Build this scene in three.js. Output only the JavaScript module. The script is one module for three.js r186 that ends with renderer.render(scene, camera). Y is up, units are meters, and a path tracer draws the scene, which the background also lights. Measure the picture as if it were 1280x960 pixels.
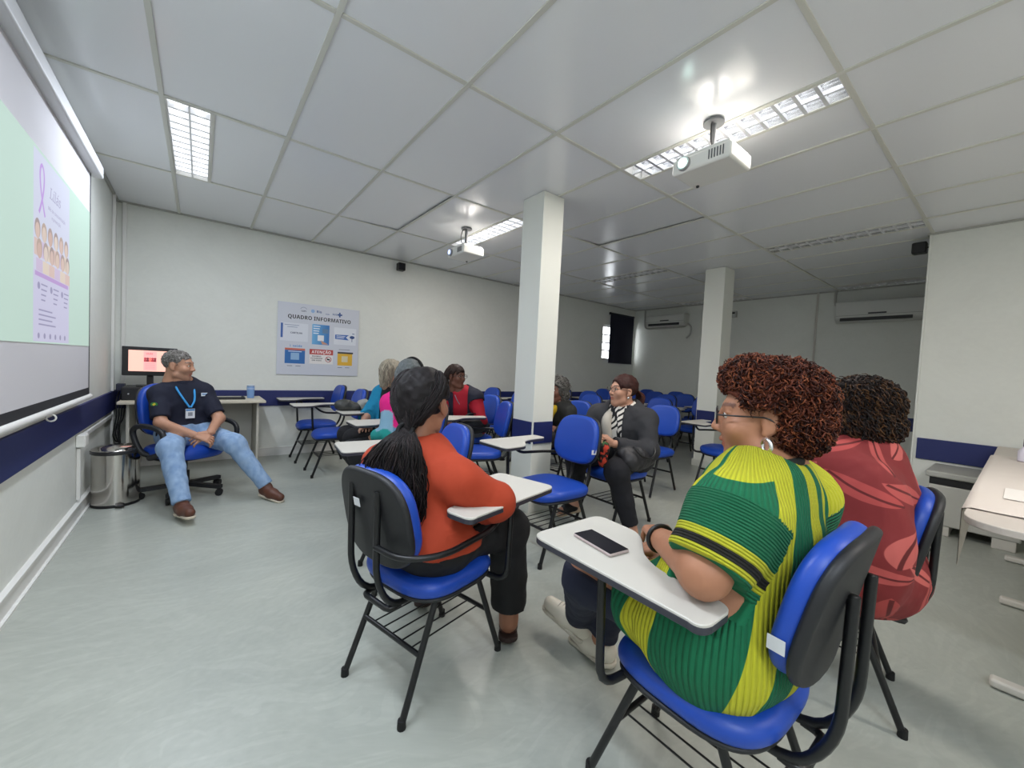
import * as THREE from 'three';
import { RoundedBoxGeometry } from 'three/addons/geometries/RoundedBoxGeometry.js';
import { mergeGeometries, mergeVertices } from 'three/addons/utils/BufferGeometryUtils.js';
import { RectAreaLightUniformsLib } from 'three/addons/lights/RectAreaLightUniformsLib.js';

// ---------------------------------------------------------------- camera, sky, exposure
const V = (x, y, z) => new THREE.Vector3(x, y, z);
const scene = new THREE.Scene();
const camera = new THREE.PerspectiveCamera(87.64, 1280 / 960, 0.05, 60);
{
  const fw = V(0.6151, -0.0386, -0.7875), rt = V(0.7880, 0.0491, 0.6137);
  fw.normalize(); const up = V(0, 0, 0).crossVectors(rt, fw).normalize(); rt.crossVectors(fw, up).normalize();
  const m = new THREE.Matrix4().makeBasis(rt, up, fw.clone().negate());
  camera.position.set(0.666, 1.189, 5.539);
  camera.quaternion.setFromRotationMatrix(m);
}
const renderer = new THREE.WebGLRenderer({ antialias: true });
renderer.toneMapping = THREE.LinearToneMapping;
renderer.toneMappingExposure = 1.8;
renderer.shadowMap.enabled = true;
RectAreaLightUniformsLib.init();
scene.background = new THREE.Color(3.0, 3.15, 3.3);          // bright overcast day, seen through the slits of the window
const LAMP_NITS = 21, LAMP_TINT = 0xfff7f0, COOL_TINT = 0xeaf2ff;                  // luminance of a lit fluorescent fitting
const H = 2.636;                                            // ceiling height

// ---------------------------------------------------------------- helpers
let seed = 7;
const rnd = () => { seed = (seed * 1664525 + 1013904223) >>> 0; return seed / 4294967296; };
const rr = (a, b) => a + (b - a) * rnd();
const used = {};
function numbered(name) { const n = used[name] || 0; used[name] = n + 1; return n ? name + '_' + String(n).padStart(3, '0') : name; }
function shade(o) { o.castShadow = true; o.receiveShadow = true; return o; }
function thing(name, label, category, pos = [0, 0, 0], yaw = 0, group) {
  const o = new THREE.Group(); o.name = numbered(name); o.position.set(...pos); o.rotation.y = yaw; scene.add(o);
  o.userData = { label, category }; if (group) o.userData.group = group; return o;
}
function mesh(name, geo, mat, parent) {
  const top = !parent; const o = shade(new THREE.Mesh(geo, mat)); o.name = top ? numbered(name) : name; (parent || scene).add(o); return o;
}
function single(name, geo, mat, label, category, pos, yaw = 0, group) {
  const o = mesh(name, geo, mat); if (pos) o.position.set(...pos); o.rotation.y = yaw; o.userData = { label, category }; if (group) o.userData.group = group; return o;
}
function structure(name, geo, mat, label, category) { const o = mesh(name, geo, mat); o.userData = { kind: 'structure', label, category }; return o; }
function clone(root, pos, yaw, label, group) {
  const c = root.clone(); c.name = numbered(root.name.replace(/_\d{3}$/, '')); c.position.set(...pos); c.rotation.y = yaw;
  c.userData = { ...root.userData }; if (label) c.userData.label = label; if (group) c.userData.group = group; scene.add(c); return c;
}
const box = (x0, x1, y0, y1, z0, z1) => new THREE.BoxGeometry(x1 - x0, y1 - y0, z1 - z0).translate((x0 + x1) / 2, (y0 + y1) / 2, (z0 + z1) / 2);
const rbox = (w, h, d, r = 0.006, s = 2) => new RoundedBoxGeometry(w, h, d, s, r);
const rboxAt = (w, h, d, x, y, z, r = 0.006, s = 2) => rbox(w, h, d, r, s).translate(x, y, z);
const merge = (list) => mergeGeometries(list.map(g => { const q = g.index ? g.toNonIndexed() : g; for (const k of Object.keys(q.attributes)) if (!['position', 'normal', 'uv'].includes(k)) q.deleteAttribute(k); return q; }));
function bent(pts, r = 0.04) {                        // polyline with rounded corners
  const p = pts.map(q => V(...q)), c = new THREE.CurvePath(); let last = p[0];
  for (let i = 1; i < p.length - 1; i++) {
    const a = p[i - 1].clone().sub(p[i]), b = p[i + 1].clone().sub(p[i]), rr = Math.min(r, a.length() * 0.49, b.length() * 0.49);
    const s = p[i].clone().addScaledVector(a.normalize(), rr), e = p[i].clone().addScaledVector(b.normalize(), rr);
    c.add(new THREE.LineCurve3(last, s)); c.add(new THREE.QuadraticBezierCurve3(s, p[i], e)); last = e;
  }
  c.add(new THREE.LineCurve3(last, p[p.length - 1])); return c;
}
class Poly extends THREE.Curve { constructor(c) { super(); this.c = c; } getPoint(t, o = V(0, 0, 0)) { return o.copy(this.c.getPoint(t)); } }
function tube(pts, rad, seg = 24, sides = 8, corner = 0.04) { const g = new THREE.TubeGeometry(new Poly(bent(pts, corner)), seg, rad, sides, false); return capEnds(g, seg, sides); }
function spline(pts, rad, seg = 24, sides = 8, closed = false) { return new THREE.TubeGeometry(new THREE.CatmullRomCurve3(pts.map(q => V(...q)), closed, 'catmullrom', 0.5), seg, rad, sides, closed); }
function capEnds(g, seg, sides) {                     // closes a tube's two ends
  const pos = Array.from(g.attributes.position.array), nor = Array.from(g.attributes.normal.array), uv = Array.from(g.attributes.uv.array), idx = Array.from(g.index.array);
  for (const e of [0, seg]) {
    const c = V(0, 0, 0), q = V(0, 0, 0); for (let j = 0; j < sides; j++) c.add(q.fromBufferAttribute(g.attributes.position, e * (sides + 1) + j)); c.multiplyScalar(1 / sides);
    const k = pos.length / 3; pos.push(c.x, c.y, c.z); nor.push(0, 1, 0); uv.push(0, 0);
    for (let j = 0; j < sides; j++) { const a = e * (sides + 1) + j, b = a + 1; e ? idx.push(k, b, a) : idx.push(k, a, b); }
  }
  const o = new THREE.BufferGeometry(); o.setAttribute('position', new THREE.Float32BufferAttribute(pos, 3)); o.setAttribute('normal', new THREE.Float32BufferAttribute(nor, 3)); o.setAttribute('uv', new THREE.Float32BufferAttribute(uv, 2)); o.setIndex(idx); return o;
}
const lathe = (pts, n = 32) => new THREE.LatheGeometry(pts.map(p => new THREE.Vector2(...p)), n);
// value noise
function hash3(x, y, z) { let h = (x * 374761393 + y * 668265263 + z * 1274126177) | 0; h = Math.imul(h ^ (h >>> 13), 1274126177); return ((h ^ (h >>> 16)) >>> 0) / 4294967296; }
function noise(x, y, z = 0) {
  const i = Math.floor(x), j = Math.floor(y), k = Math.floor(z), f = x - i, g = y - j, h = z - k;
  const u = f * f * (3 - 2 * f), v = g * g * (3 - 2 * g), w = h * h * (3 - 2 * h), L = (a, b, t) => a + (b - a) * t;
  return L(L(L(hash3(i, j, k), hash3(i + 1, j, k), u), L(hash3(i, j + 1, k), hash3(i + 1, j + 1, k), u), v), L(L(hash3(i, j, k + 1), hash3(i + 1, j, k + 1), u), L(hash3(i, j + 1, k + 1), hash3(i + 1, j + 1, k + 1), u), v), w) * 2 - 1;
}
function fbm(x, y, z = 0, o = 4) { let s = 0, a = 0.5; for (let i = 0; i < o; i++) { s += a * noise(x, y, z); x *= 2.03; y *= 2.03; z *= 2.03; a *= 0.5; } return s; }
function dataTex(n, fn, repeat = [1, 1], srgb = true) {   // fn(u,v) -> [r,g,b] 0..255
  const d = new Uint8Array(n * n * 4);
  for (let j = 0; j < n; j++) for (let i = 0; i < n; i++) { const c = fn(i / n, j / n), o = (j * n + i) * 4; d[o] = c[0]; d[o + 1] = c[1]; d[o + 2] = c[2]; d[o + 3] = 255; }
  const t = new THREE.DataTexture(d, n, n); t.wrapS = t.wrapT = THREE.RepeatWrapping; t.magFilter = THREE.LinearFilter; t.repeat.set(...repeat); if (srgb) t.colorSpace = THREE.SRGBColorSpace; t.needsUpdate = true; return t;
}
function canvasTex(w, h, draw, srgb = true) { const c = document.createElement('canvas'); c.width = w; c.height = h; draw(c.getContext('2d'), w, h); const t = new THREE.CanvasTexture(c); if (srgb) t.colorSpace = THREE.SRGBColorSpace; t.wrapS = t.wrapT = THREE.RepeatWrapping; return t; }
const std = (color, roughness = 0.7, o = {}) => new THREE.MeshStandardMaterial({ color, roughness, metalness: 0, ...o });
const clampB = v => Math.max(0, Math.min(255, v));
// periodic noise so that repeated textures join
const pn = (u, v, f, s) => { const a = u * Math.PI * 2, b = v * Math.PI * 2, R = f / (Math.PI * 2); return fbm(Math.cos(a) * R + s, Math.sin(a) * R + Math.cos(b) * R * 1.3, Math.sin(b) * R * 1.3 + s, 3); };

const M = {
  wall: std(0xd9dad3, 0.75), pillar: std(0xe2e4dc, 0.7),
  tile: new THREE.MeshPhysicalMaterial({ color: 0xeef0f3, roughness: 0.22, clearcoat: 0.1, clearcoatRoughness: 0.15 }),
  runner: std(0xd2d2c9, 0.5), navy: std(0x1a2560, 0.55), white: std(0xe2e1dc, 0.5), plastic: std(0xe6e6e0, 0.4), offwhite: std(0xcfcbc2, 0.55),
  blue: std(0x1746ac, 0.42), shell: std(0x1b1c1f, 0.5), steel: std(0x101113, 0.38), rubber: std(0x0c0c0d, 0.7),
  tablet: std(0xc6c3ba, 0.45), edge: std(0x33333c, 0.5), chrome: new THREE.MeshStandardMaterial({ color: 0xc9c5c0, roughness: 0.14, metalness: 1 }),
  metal: new THREE.MeshStandardMaterial({ color: 0xe8e8e8, roughness: 0.22, metalness: 0.95 }), black: std(0x0d0d0f, 0.45), label: std(0xd7d9db, 0.6), grey: std(0x6f7173, 0.6),
};
{
  const t = dataTex(256, (u, v) => { const n = pn(u, v, 7, 3) * 3 + pn(u, v, 60, 9) * 3; return [224 + n, 226 + n, 219 + n].map(clampB); }); t.repeat.set(0.6, 0.6); M.wall = std(0xffffff, 0.75, { map: t });
  const f = dataTex(1024, (u, v) => {
    const warp = pn(u, v, 5, 1) * 0.1, s = pn(u * 1 + warp, v, 10, 21), st = fbm(u * 9 + 40, (v + warp) * 70, 2, 3), gr = pn(u, v, 120, 5);
    const n = s * 7 + (Math.abs(st) > 0.3 ? 4 : 0) + gr * 7; return [171 + n, 175 + n, 166 + n * 0.95].map(clampB);
  }); M.floor = std(0xffffff, 0.36, { map: f });
}
function uvMetres(g, ax, ay, s = 1) { const p = g.attributes.position, uv = g.attributes.uv; for (let i = 0; i < p.count; i++) uv.setXY(i, p.getComponent(i, ax) * s, p.getComponent(i, ay) * s); return g; }

// ---------------------------------------------------------------- distance fields: soft bodies, clothes, heads, hands
class Field {
  constructor(min, max, cell) {
    this.min = min; this.c = cell; this.n = [0, 1, 2].map(i => Math.ceil((max[i] - min[i]) / cell) + 3); this.min = min.map(v => v - cell);
    this.v = new Float32Array(this.n[0] * this.n[1] * this.n[2]).fill(1);
  }
  static of(prims, cell, pad = 0.03) {
    const lo = [1e9, 1e9, 1e9], hi = [-1e9, -1e9, -1e9];
    for (const p of prims) if (!p.sub) { const b = bounds(p); for (let i = 0; i < 3; i++) { lo[i] = Math.min(lo[i], b[0][i]); hi[i] = Math.max(hi[i], b[1][i]); } }
    const f = new Field(lo.map(v => v - pad), hi.map(v => v + pad), cell); for (const p of prims) f.add(p); return f;
  }
  add(p) {
    const [nx, ny, nz] = this.n, c = this.c, k = p.k ?? 0.03, m = k + 2.5 * c, b = bounds(p), d = dist(p), s = [], e = [];
    for (let i = 0; i < 3; i++) { s[i] = Math.max(0, Math.floor((b[0][i] - m - this.min[i]) / c)); e[i] = Math.min(this.n[i] - 1, Math.ceil((b[1][i] + m - this.min[i]) / c)); }
    for (let z = s[2]; z <= e[2]; z++) for (let y = s[1]; y <= e[1]; y++) for (let x = s[0]; x <= e[0]; x++) {
      const o = (z * ny + y) * nx + x, a = this.v[o], q = d(this.min[0] + x * c, this.min[1] + y * c, this.min[2] + z * c);
      if (p.sub) { const h = Math.max(k - Math.abs(a + q), 0) / k; this.v[o] = Math.max(a, -q) + h * h * k * 0.25; }
      else { const h = Math.max(k - Math.abs(a - q), 0) / k; this.v[o] = Math.min(a, q) - h * h * k * 0.25; }
    }
  }
  post(fn) { const [nx, ny, nz] = this.n, c = this.c; for (let z = 0; z < nz; z++) for (let y = 0; y < ny; y++) for (let x = 0; x < nx; x++) { const o = (z * ny + y) * nx + x; if (this.v[o] < 0.5) this.v[o] = fn(this.min[0] + x * c, this.min[1] + y * c, this.min[2] + z * c, this.v[o]); } return this; }
  mesh() {
    const [nx, ny, nz] = this.n, v = this.v, c = this.c, id = new Int32Array(nx * ny * nz).fill(-1), pos = [], idx = [], st = [1, nx, nx * ny];
    const co = [0, 1, nx, nx + 1, nx * ny, nx * ny + 1, nx * ny + nx, nx * ny + nx + 1], E = [[0, 1], [2, 3], [4, 5], [6, 7], [0, 2], [1, 3], [4, 6], [5, 7], [0, 4], [1, 5], [2, 6], [3, 7]];
    for (let z = 0; z < nz - 1; z++) for (let y = 0; y < ny - 1; y++) for (let x = 0; x < nx - 1; x++) {
      const o = (z * ny + y) * nx + x; let neg = 0; for (let i = 0; i < 8; i++) if (v[o + co[i]] < 0) neg++;
      if (!neg || neg === 8) continue;
      let X = 0, Y = 0, Z = 0, n = 0;
      for (const [a, b] of E) { const p = v[o + co[a]], q = v[o + co[b]]; if ((p < 0) === (q < 0)) continue; const t = p / (p - q); X += (a & 1) + ((b & 1) - (a & 1)) * t; Y += (a >> 1 & 1) + ((b >> 1 & 1) - (a >> 1 & 1)) * t; Z += (a >> 2) + ((b >> 2) - (a >> 2)) * t; n++; }
      id[o] = pos.length / 3; pos.push(this.min[0] + (x + X / n) * c, this.min[1] + (y + Y / n) * c, this.min[2] + (z + Z / n) * c);
    }
    for (let z = 1; z < nz - 1; z++) for (let y = 1; y < ny - 1; y++) for (let x = 1; x < nx - 1; x++) {
      const o = (z * ny + y) * nx + x;
      for (let a = 0; a < 3; a++) {
        const p = v[o] < 0, q = v[o + st[a]] < 0; if (p === q) continue;
        const u = st[(a + 1) % 3], w = st[(a + 2) % 3], A = id[o - u - w], B = id[o - w], C = id[o], D = id[o - u];
        if (A < 0 || B < 0 || C < 0 || D < 0) continue;
        p ? idx.push(A, B, C, A, C, D) : idx.push(A, C, B, A, D, C);
      }
    }
    const g = new THREE.BufferGeometry(); g.setAttribute('position', new THREE.Float32BufferAttribute(pos, 3)); g.setIndex(idx); g.computeVertexNormals(); return g;
  }
}
function bounds(p) {
  if (p.a) { const r = Math.max(p.ra, p.rb); return [[0, 1, 2].map(i => Math.min(p.a[i], p.b[i]) - r), [0, 1, 2].map(i => Math.max(p.a[i], p.b[i]) + r)]; }
  const r = p.m ? Math.max(...p.r) : 0; return [p.c.map((v, i) => v - (r || p.r[i])), p.c.map((v, i) => v + (r || p.r[i]))];
}
function dist(p) {
  if (p.a) {
    const [ax, ay, az] = p.a, bx = p.b[0] - ax, by = p.b[1] - ay, bz = p.b[2] - az, L = bx * bx + by * by + bz * bz || 1e-9, n = p.n, s = p.n ? 1 / p.s - 1 : 0;
    return (x, y, z) => {
      let px = x - ax, py = y - ay, pz = z - az, h = (px * bx + py * by + pz * bz) / L; h = h < 0 ? 0 : h > 1 ? 1 : h;
      px -= bx * h; py -= by * h; pz -= bz * h;
      if (n) { const t = (px * n[0] + py * n[1] + pz * n[2]) * s; px += n[0] * t; py += n[1] * t; pz += n[2] * t; }
      return Math.sqrt(px * px + py * py + pz * pz) - (p.ra + (p.rb - p.ra) * h);
    };
  }
  const [cx, cy, cz] = p.c, [rx, ry, rz] = p.r, m = p.m;
  return (x, y, z) => {
    let a = x - cx, b = y - cy, c = z - cz; if (m) { const q = m[0] * a + m[1] * b + m[2] * c, w = m[3] * a + m[4] * b + m[5] * c; c = m[6] * a + m[7] * b + m[8] * c; a = q; b = w; }
    a /= rx; b /= ry; c /= rz; const k0 = Math.sqrt(a * a + b * b + c * c) || 1e-6; a /= rx; b /= ry; c /= rz; const k1 = Math.sqrt(a * a + b * b + c * c) || 1e-6; return k0 < 0.3 ? -Math.min(rx, ry, rz) * 0.7 : k0 * (k0 - 1) / k1;
  };
}
const cap = (a, b, ra, rb = ra, o = {}) => ({ a, b, ra, rb, ...o });
const ell = (c, r, o = {}) => ({ c, r, ...o });
function tint(g, fn) { const p = g.attributes.position, n = g.attributes.normal, a = new Float32Array(p.count * 3), c = new THREE.Color(); for (let i = 0; i < p.count; i++) { fn(c, p.getX(i), p.getY(i), p.getZ(i), n.getX(i), n.getY(i), n.getZ(i)); a[i * 3] = c.r; a[i * 3 + 1] = c.g; a[i * 3 + 2] = c.b; } g.setAttribute('color', new THREE.BufferAttribute(a, 3)); return g; }

// ---------------------------------------------------------------- room shell
const XR = 8.46, ZF = 7.41, XB = 6.034, ZB = 4.91;
structure('floor', uvMetres(box(-0.12, XR + 0.12, -0.1, 0, -0.12, ZF + 0.12), 0, 2, 0.4), M.floor, 'grey green marbled vinyl floor', 'floor');
structure('wall_left', uvMetres(box(-0.12, 0, 0, H + 0.1, -0.12, ZF + 0.12), 2, 1), M.wall, 'white painted wall behind the projection screen', 'wall');
const WX0 = 7.36, WX1 = 8.40, WY0 = 1.48, WY1 = 2.21;
structure('wall_back', merge([box(0, WX0, 0, H + 0.1, -0.12, 0), box(WX1, XR + 0.12, 0, H + 0.1, -0.12, 0), box(WX0, WX1, 0, WY0, -0.12, 0), box(WX0, WX1, WY1, H + 0.1, -0.12, 0)].map(g => uvMetres(g, 0, 1))), M.wall, 'long white wall carrying the notice board', 'wall');
structure('wall_right', uvMetres(box(XR, XR + 0.12, 0, H + 0.1, 0, ZB), 2, 1), M.wall, 'dim white wall with two air conditioners', 'wall');
structure('wall_side', uvMetres(box(XB, XR + 0.12, 0, H + 0.1, ZB, ZF), 2, 1), M.wall, 'white projecting wall block beside the tables', 'wall');
structure('wall_front', uvMetres(box(0, XR + 0.12, 0, H + 0.1, ZF, ZF + 0.12), 0, 1), M.wall, 'white wall closing the room opposite the notice board', 'wall');
// ceiling: slab, T-bar runners and glossy PVC tiles
{
  const ceil = structure('ceiling', box(-0.12, XR + 0.12, H + 0.12, H + 0.22, -0.12, ZF + 0.12), std(0xe0e0dc, 0.9), 'suspended ceiling of glossy white panels in a T-bar grid', 'ceiling');
  const xs = [0]; for (let k = 0; k < 13; k++) xs.push(0.47 + 0.631 * k); xs.push(XR);
  const zs = [0, 1.2, 2.442, 3.684, 4.926, 6.168, ZF];
  const geos = {}, tg = (w, d) => geos[w.toFixed(3) + '_' + d.toFixed(3)] ||= rbox(w, 0.01, d, 0.002, 1);
  const lampCols = [1, 5, 9, 13], lampRows = [1, 3, 5], LW = 0.222;
  const put = (x0, x1, z0, z1, sag) => { const t = mesh('tile', tg(x1 - x0 - 0.012, z1 - z0 - 0.012), M.tile, ceil); t.position.set((x0 + x1) / 2, H + 0.009, (z0 + z1) / 2); t.rotation.set(rr(-0.0016, 0.0016), 0, rr(-0.0022, 0.0022)); if (sag) { t.rotation.z = sag; t.position.y += 0.004; } };
  for (let i = 0; i < xs.length - 1; i++) for (let j = 0; j < zs.length - 1; j++) {
    const x0 = xs[i], x1 = xs[i + 1], z0 = zs[j], z1 = zs[j + 1], mid = (x0 + x1) / 2;
    if (mid > XB + 0.1 && z0 > ZB - 0.05) continue;
    const sag = (i === 3 && j === 1) ? 0.02 : (i === 6 && j === 2) ? 0.022 : 0;
    if (lampCols.includes(i) && lampRows.includes(j)) { if (x1 - x0 - LW > 0.1) put(x0 + LW + 0.012, x1, z0, z1); } else put(x0, x1, z0, z1, sag);
  }
  const rg = {}, run = (w, d, x, z) => { const g = rg[w.toFixed(3) + '_' + d.toFixed(3)] ||= rbox(w, 0.008, d, 0.0015, 1); const o = mesh('runner', g, M.runner, ceil); o.position.set(x, H, z); };
  for (let i = 1; i < xs.length - 1; i++) { const zz = xs[i] > XB ? ZB : ZF; run(0.024, zz, xs[i], zz / 2); }
  for (let j = 1; j < zs.length - 1; j++) { const xx = zs[j] > ZB ? XB : XR; for (let i = 0; i < xs.length - 1; i++) { const a = xs[i], b = Math.min(xs[i + 1], xx); if (b - a > 0.03) run(b - a - 0.025, 0.024, (a + b) / 2, zs[j]); } }
  for (const i of lampCols) for (const j of lampRows) if (xs[i] < XB || zs[j] < ZB - 0.1) run(0.024, zs[j + 1] - zs[j] - 0.026, xs[i] + LW + 0.012, (zs[j] + zs[j + 1]) / 2);
  // edge angle round the walls
  const ang = mesh('wall_angle', merge([box(0, XR, H - 0.012, H + 0.004, 0, 0.022), box(0, 0.022, H - 0.012, H + 0.004, 0, ZF), box(XR - 0.022, XR, H - 0.012, H + 0.004, 0, ZB), box(XB - 0.02, XR, H - 0.012, H + 0.004, ZB - 0.02, ZB), box(XB - 0.02, XB, H - 0.012, H + 0.004, ZB, ZF)]), std(0xa9a9a2, 0.55), ceil);
}
// pillars with navy bumper bands
function pillar(x0, x1, z0, z1, label) {
  const p = structure('pillar', rboxAt(x1 - x0, H, z1 - z0, (x0 + x1) / 2, H / 2, (z0 + z1) / 2, 0.004), M.pillar, label, 'pillar');
  const t = 0.012;
  mesh('bumper_band', box(x0 - t, x0, 0.575, 0.755, z0 + 0.012, z1 - 0.012), M.navy, p); mesh('bumper_band', box(x1, x1 + t, 0.575, 0.755, z0 + 0.012, z1 - 0.012), M.navy, p);
  mesh('bumper_band', box(x0 + 0.012, x1 - 0.012, 0.575, 0.755, z1, z1 + t), M.navy, p); mesh('bumper_band', box(x0 + 0.012, x1 - 0.012, 0.575, 0.755, z0 - t, z0), M.navy, p);
  mesh('plinth', rboxAt(x1 - x0 + 0.03, 0.09, z1 - z0 + 0.03, (x0 + x1) / 2, 0.045, (z0 + z1) / 2, 0.004), M.pillar, p);
}
pillar(2.835, 3.062, 2.80, 3.065, 'square white pillar with navy band between the chair rows');
pillar(5.98, 6.25, 2.82, 3.08, 'square white pillar with navy band among the dim rear chairs');
// wall bands, baseboards
structure('trim_1', rboxAt(0.018, 0.185, 5.6, 0.009, 0.695, 2.8, 0.004), M.navy, 'navy bumper rail along the screen wall', 'wall rail');
structure('trim_2', rboxAt(XR, 0.185, 0.018, XR / 2, 0.695, 0.009, 0.004), M.navy, 'navy bumper rail along the notice board wall', 'wall rail');
structure('trim_3', rboxAt(0.018, 0.185, ZB, XR - 0.009, 0.68, ZB / 2, 0.004), M.navy, 'navy bumper rail below the air conditioners', 'wall rail');
structure('trim_4', rboxAt(0.018, 0.195, ZF - ZB - 0.03, XB - 0.009, 0.63, (ZF + ZB) / 2 + 0.015, 0.004), M.navy, 'navy bumper rail above the low grey cabinet', 'wall rail');
structure('trim_5', rboxAt(0.016, H, 0.016, XB - 0.003, H / 2, ZB + 0.003, 0.004), M.wall, 'white corner bead of the projecting wall', 'corner trim');
structure('baseboard_left', merge([box(0, 0.016, 0, 0.105, 0, ZF), box(0, 0.026, 0.1, 0.112, 0, ZF), box(0.016, 0.03, 0, 0.012, 0, ZF)]), M.white, 'white baseboard under the screen wall', 'baseboard');
structure('baseboard_back', merge([box(0.02, XR, 0, 0.095, 0, 0.016), box(0.02, XR, 0.09, 0.1, 0, 0.022)]), M.white, 'white baseboard under the notice board wall', 'baseboard');
structure('baseboard_right', box(XR - 0.016, XR, 0, 0.095, 0.02, ZB), M.white, 'white baseboard below the air conditioners', 'baseboard');
structure('baseboard_side', box(XB - 0.016, XB, 0, 0.095, ZB + 0.03, ZF), M.white, 'white baseboard of the projecting wall', 'baseboard');
// window with glass louvres behind a dark roller blind
{
  const w = structure('window_1', merge([box(WX0, WX0 + 0.025, WY0, WY1, -0.09, -0.05), box(WX1 - 0.025, WX1, WY0, WY1, -0.09, -0.05), box(WX0, WX1, WY0, WY0 + 0.03, -0.09, -0.05), box(WX0, WX1, WY1 - 0.03, WY1, -0.09, -0.05)]), std(0xb0aea8, 0.5), 'small louvred window behind the dark blind', 'window');
  const n = 4, h = (WY1 - WY0 - 0.06) / n, gl = new THREE.MeshPhysicalMaterial({ color: 0xffffff, roughness: 0.15, transmission: 1, thickness: 0 }), pg = rbox(WX1 - WX0 - 0.05, h - 0.02, 0.006, 0.002, 1), bg = rbox(WX1 - WX0 - 0.05, 0.024, 0.03, 0.003, 1);
  for (let i = 0; i < n; i++) { const p = mesh('pane', pg, gl, w); p.position.set((WX0 + WX1) / 2, WY0 + 0.03 + h * (i + 0.5), -0.07); if (i) { const b = mesh('glazing_bar', bg, std(0x8a8680, 0.5), w); b.position.set((WX0 + WX1) / 2, WY0 + 0.03 + h * i, -0.07); } }
  const b = thing('roller_blind', 'dark navy roller blind hanging over the small window', 'blind', [7.93, 1.42, 0.05]);
  mesh('fabric', rboxAt(0.82, 1.03, 0.006, 0, 0.515, 0.0, 0.002), std(0x12152a, 0.85), b); mesh('roller', new THREE.CylinderGeometry(0.02, 0.02, 0.84, 16).rotateZ(Math.PI / 2).translate(0, 1.045, -0.012), std(0x2a2b33, 0.6), b);
  mesh('hem_bar', rboxAt(0.82, 0.02, 0.014, 0, 0.0, 0, 0.004), std(0x1a1c2c, 0.6), b); for (const s of [-0.4, 0.4]) mesh('bracket', rboxAt(0.012, 0.05, 0.05, s, 1.045, -0.024, 0.003), std(0x2a2b33, 0.6), b);
}
// ---------------------------------------------------------------- ceiling lights
const tubeOn = new THREE.MeshStandardMaterial({ color: 0xffffff, emissive: 0xf4f8ff, emissiveIntensity: 2.0, roughness: 0.5 }), tubeOff = std(0xe4e6e8, 0.35);
const louvreMat = new THREE.MeshStandardMaterial({ color: 0xf2f3f5, roughness: 0.3, metalness: 0.45 });
function ceilingLight(x0, z0, z1, lit, label, nits = LAMP_NITS, hue = LAMP_TINT) {
  const w = 0.222, L = z1 - z0 - 0.024, t = thing('ceiling_light', label, 'ceiling light', [x0 + 0.012 + w / 2, H - 0.004, (z0 + z1) / 2]);
  mesh('housing', merge([box(-w / 2 + 0.002, w / 2 - 0.002, 0.1, 0.108, -L / 2, L / 2), box(-w / 2 + 0.002, -w / 2 + 0.006, 0, 0.1, -L / 2, L / 2), box(w / 2 - 0.006, w / 2 - 0.002, 0, 0.1, -L / 2, L / 2), box(-w / 2, w / 2, 0, 0.1, -L / 2, -L / 2 + 0.004), box(-w / 2, w / 2, 0, 0.1, L / 2 - 0.004, L / 2)]), M.white, t);
  for (const s of [-1, 1]) {
    const sh = new THREE.Shape(), c = s * 0.052; sh.moveTo(c - 0.049, 0.004); sh.quadraticCurveTo(c - 0.045, 0.07, c, 0.088); sh.quadraticCurveTo(c + 0.045, 0.07, c + 0.049, 0.004); sh.lineTo(c + 0.0515, 0.004); sh.quadraticCurveTo(c + 0.047, 0.074, c, 0.092); sh.quadraticCurveTo(c - 0.047, 0.074, c - 0.0515, 0.004);
    mesh('reflector', new THREE.ExtrudeGeometry(sh, { depth: L - 0.02, bevelEnabled: false, curveSegments: 6 }).translate(0, 0, -L / 2 + 0.01), M.metal, t);
    mesh('tube', new THREE.CylinderGeometry(0.013, 0.013, L - 0.06, 12).rotateX(Math.PI / 2).translate(c, 0.058, 0), lit ? tubeOn : tubeOff, t);
    const n = 13, bg = ceilingLight.bg ||= (() => { const q = new THREE.Shape(); q.moveTo(-0.009, 0.001); q.lineTo(0.009, 0.001); q.lineTo(0.002, 0.036); q.lineTo(-0.002, 0.036); return new THREE.ExtrudeGeometry(q, { depth: 0.096, bevelEnabled: false }).translate(0, 0, -0.048).rotateY(Math.PI / 2); })();
    for (let i = 1; i < n; i++) { const b = mesh('louvre', bg, louvreMat, t); b.position.set(c, 0, -L / 2 + L * i / n); }
  }
  mesh('spine', box(-0.005, 0.005, 0, 0.034, -L / 2, L / 2), louvreMat, t);
  if (lit) { const l = new THREE.RectAreaLight(hue, nits, 0.19, L - 0.06); l.position.set(t.position.x, H - 0.014, t.position.z); l.rotation.x = -Math.PI / 2; l.castShadow = true; scene.add(l); }
}
const LZ = [[1.2, 2.442], [3.684, 4.926], [6.168, 7.41]], LX = [0.47, 2.994, 5.518, 8.042];
ceilingLight(LX[0], ...LZ[0], true, 'lit louvred ceiling light nearest the screen wall and desk', 18, COOL_TINT);
ceilingLight(LX[0], ...LZ[1], true, 'lit louvred ceiling light over the aisle beside the screen', 27, COOL_TINT);
ceilingLight(LX[1], ...LZ[0], true, 'lit louvred ceiling light behind the smaller-looking projector');
ceilingLight(LX[1], ...LZ[1], true, 'lit louvred ceiling light right above the shining projector');
ceilingLight(LX[0], ...LZ[2], true, 'lit louvred ceiling light by the wall opposite the notice board', 30, COOL_TINT);
ceilingLight(LX[1], ...LZ[2], true, 'lit louvred ceiling light behind the cloth-covered tables');
ceilingLight(LX[2], ...LZ[0], false, 'unlit louvred ceiling light over the dim rear chair rows');
ceilingLight(LX[2], ...LZ[1], false, 'unlit louvred ceiling light beside the projecting wall');
ceilingLight(LX[3] + 0.1, ...LZ[0], false, 'unlit louvred ceiling light by the hanging air conditioner hose');
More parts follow.
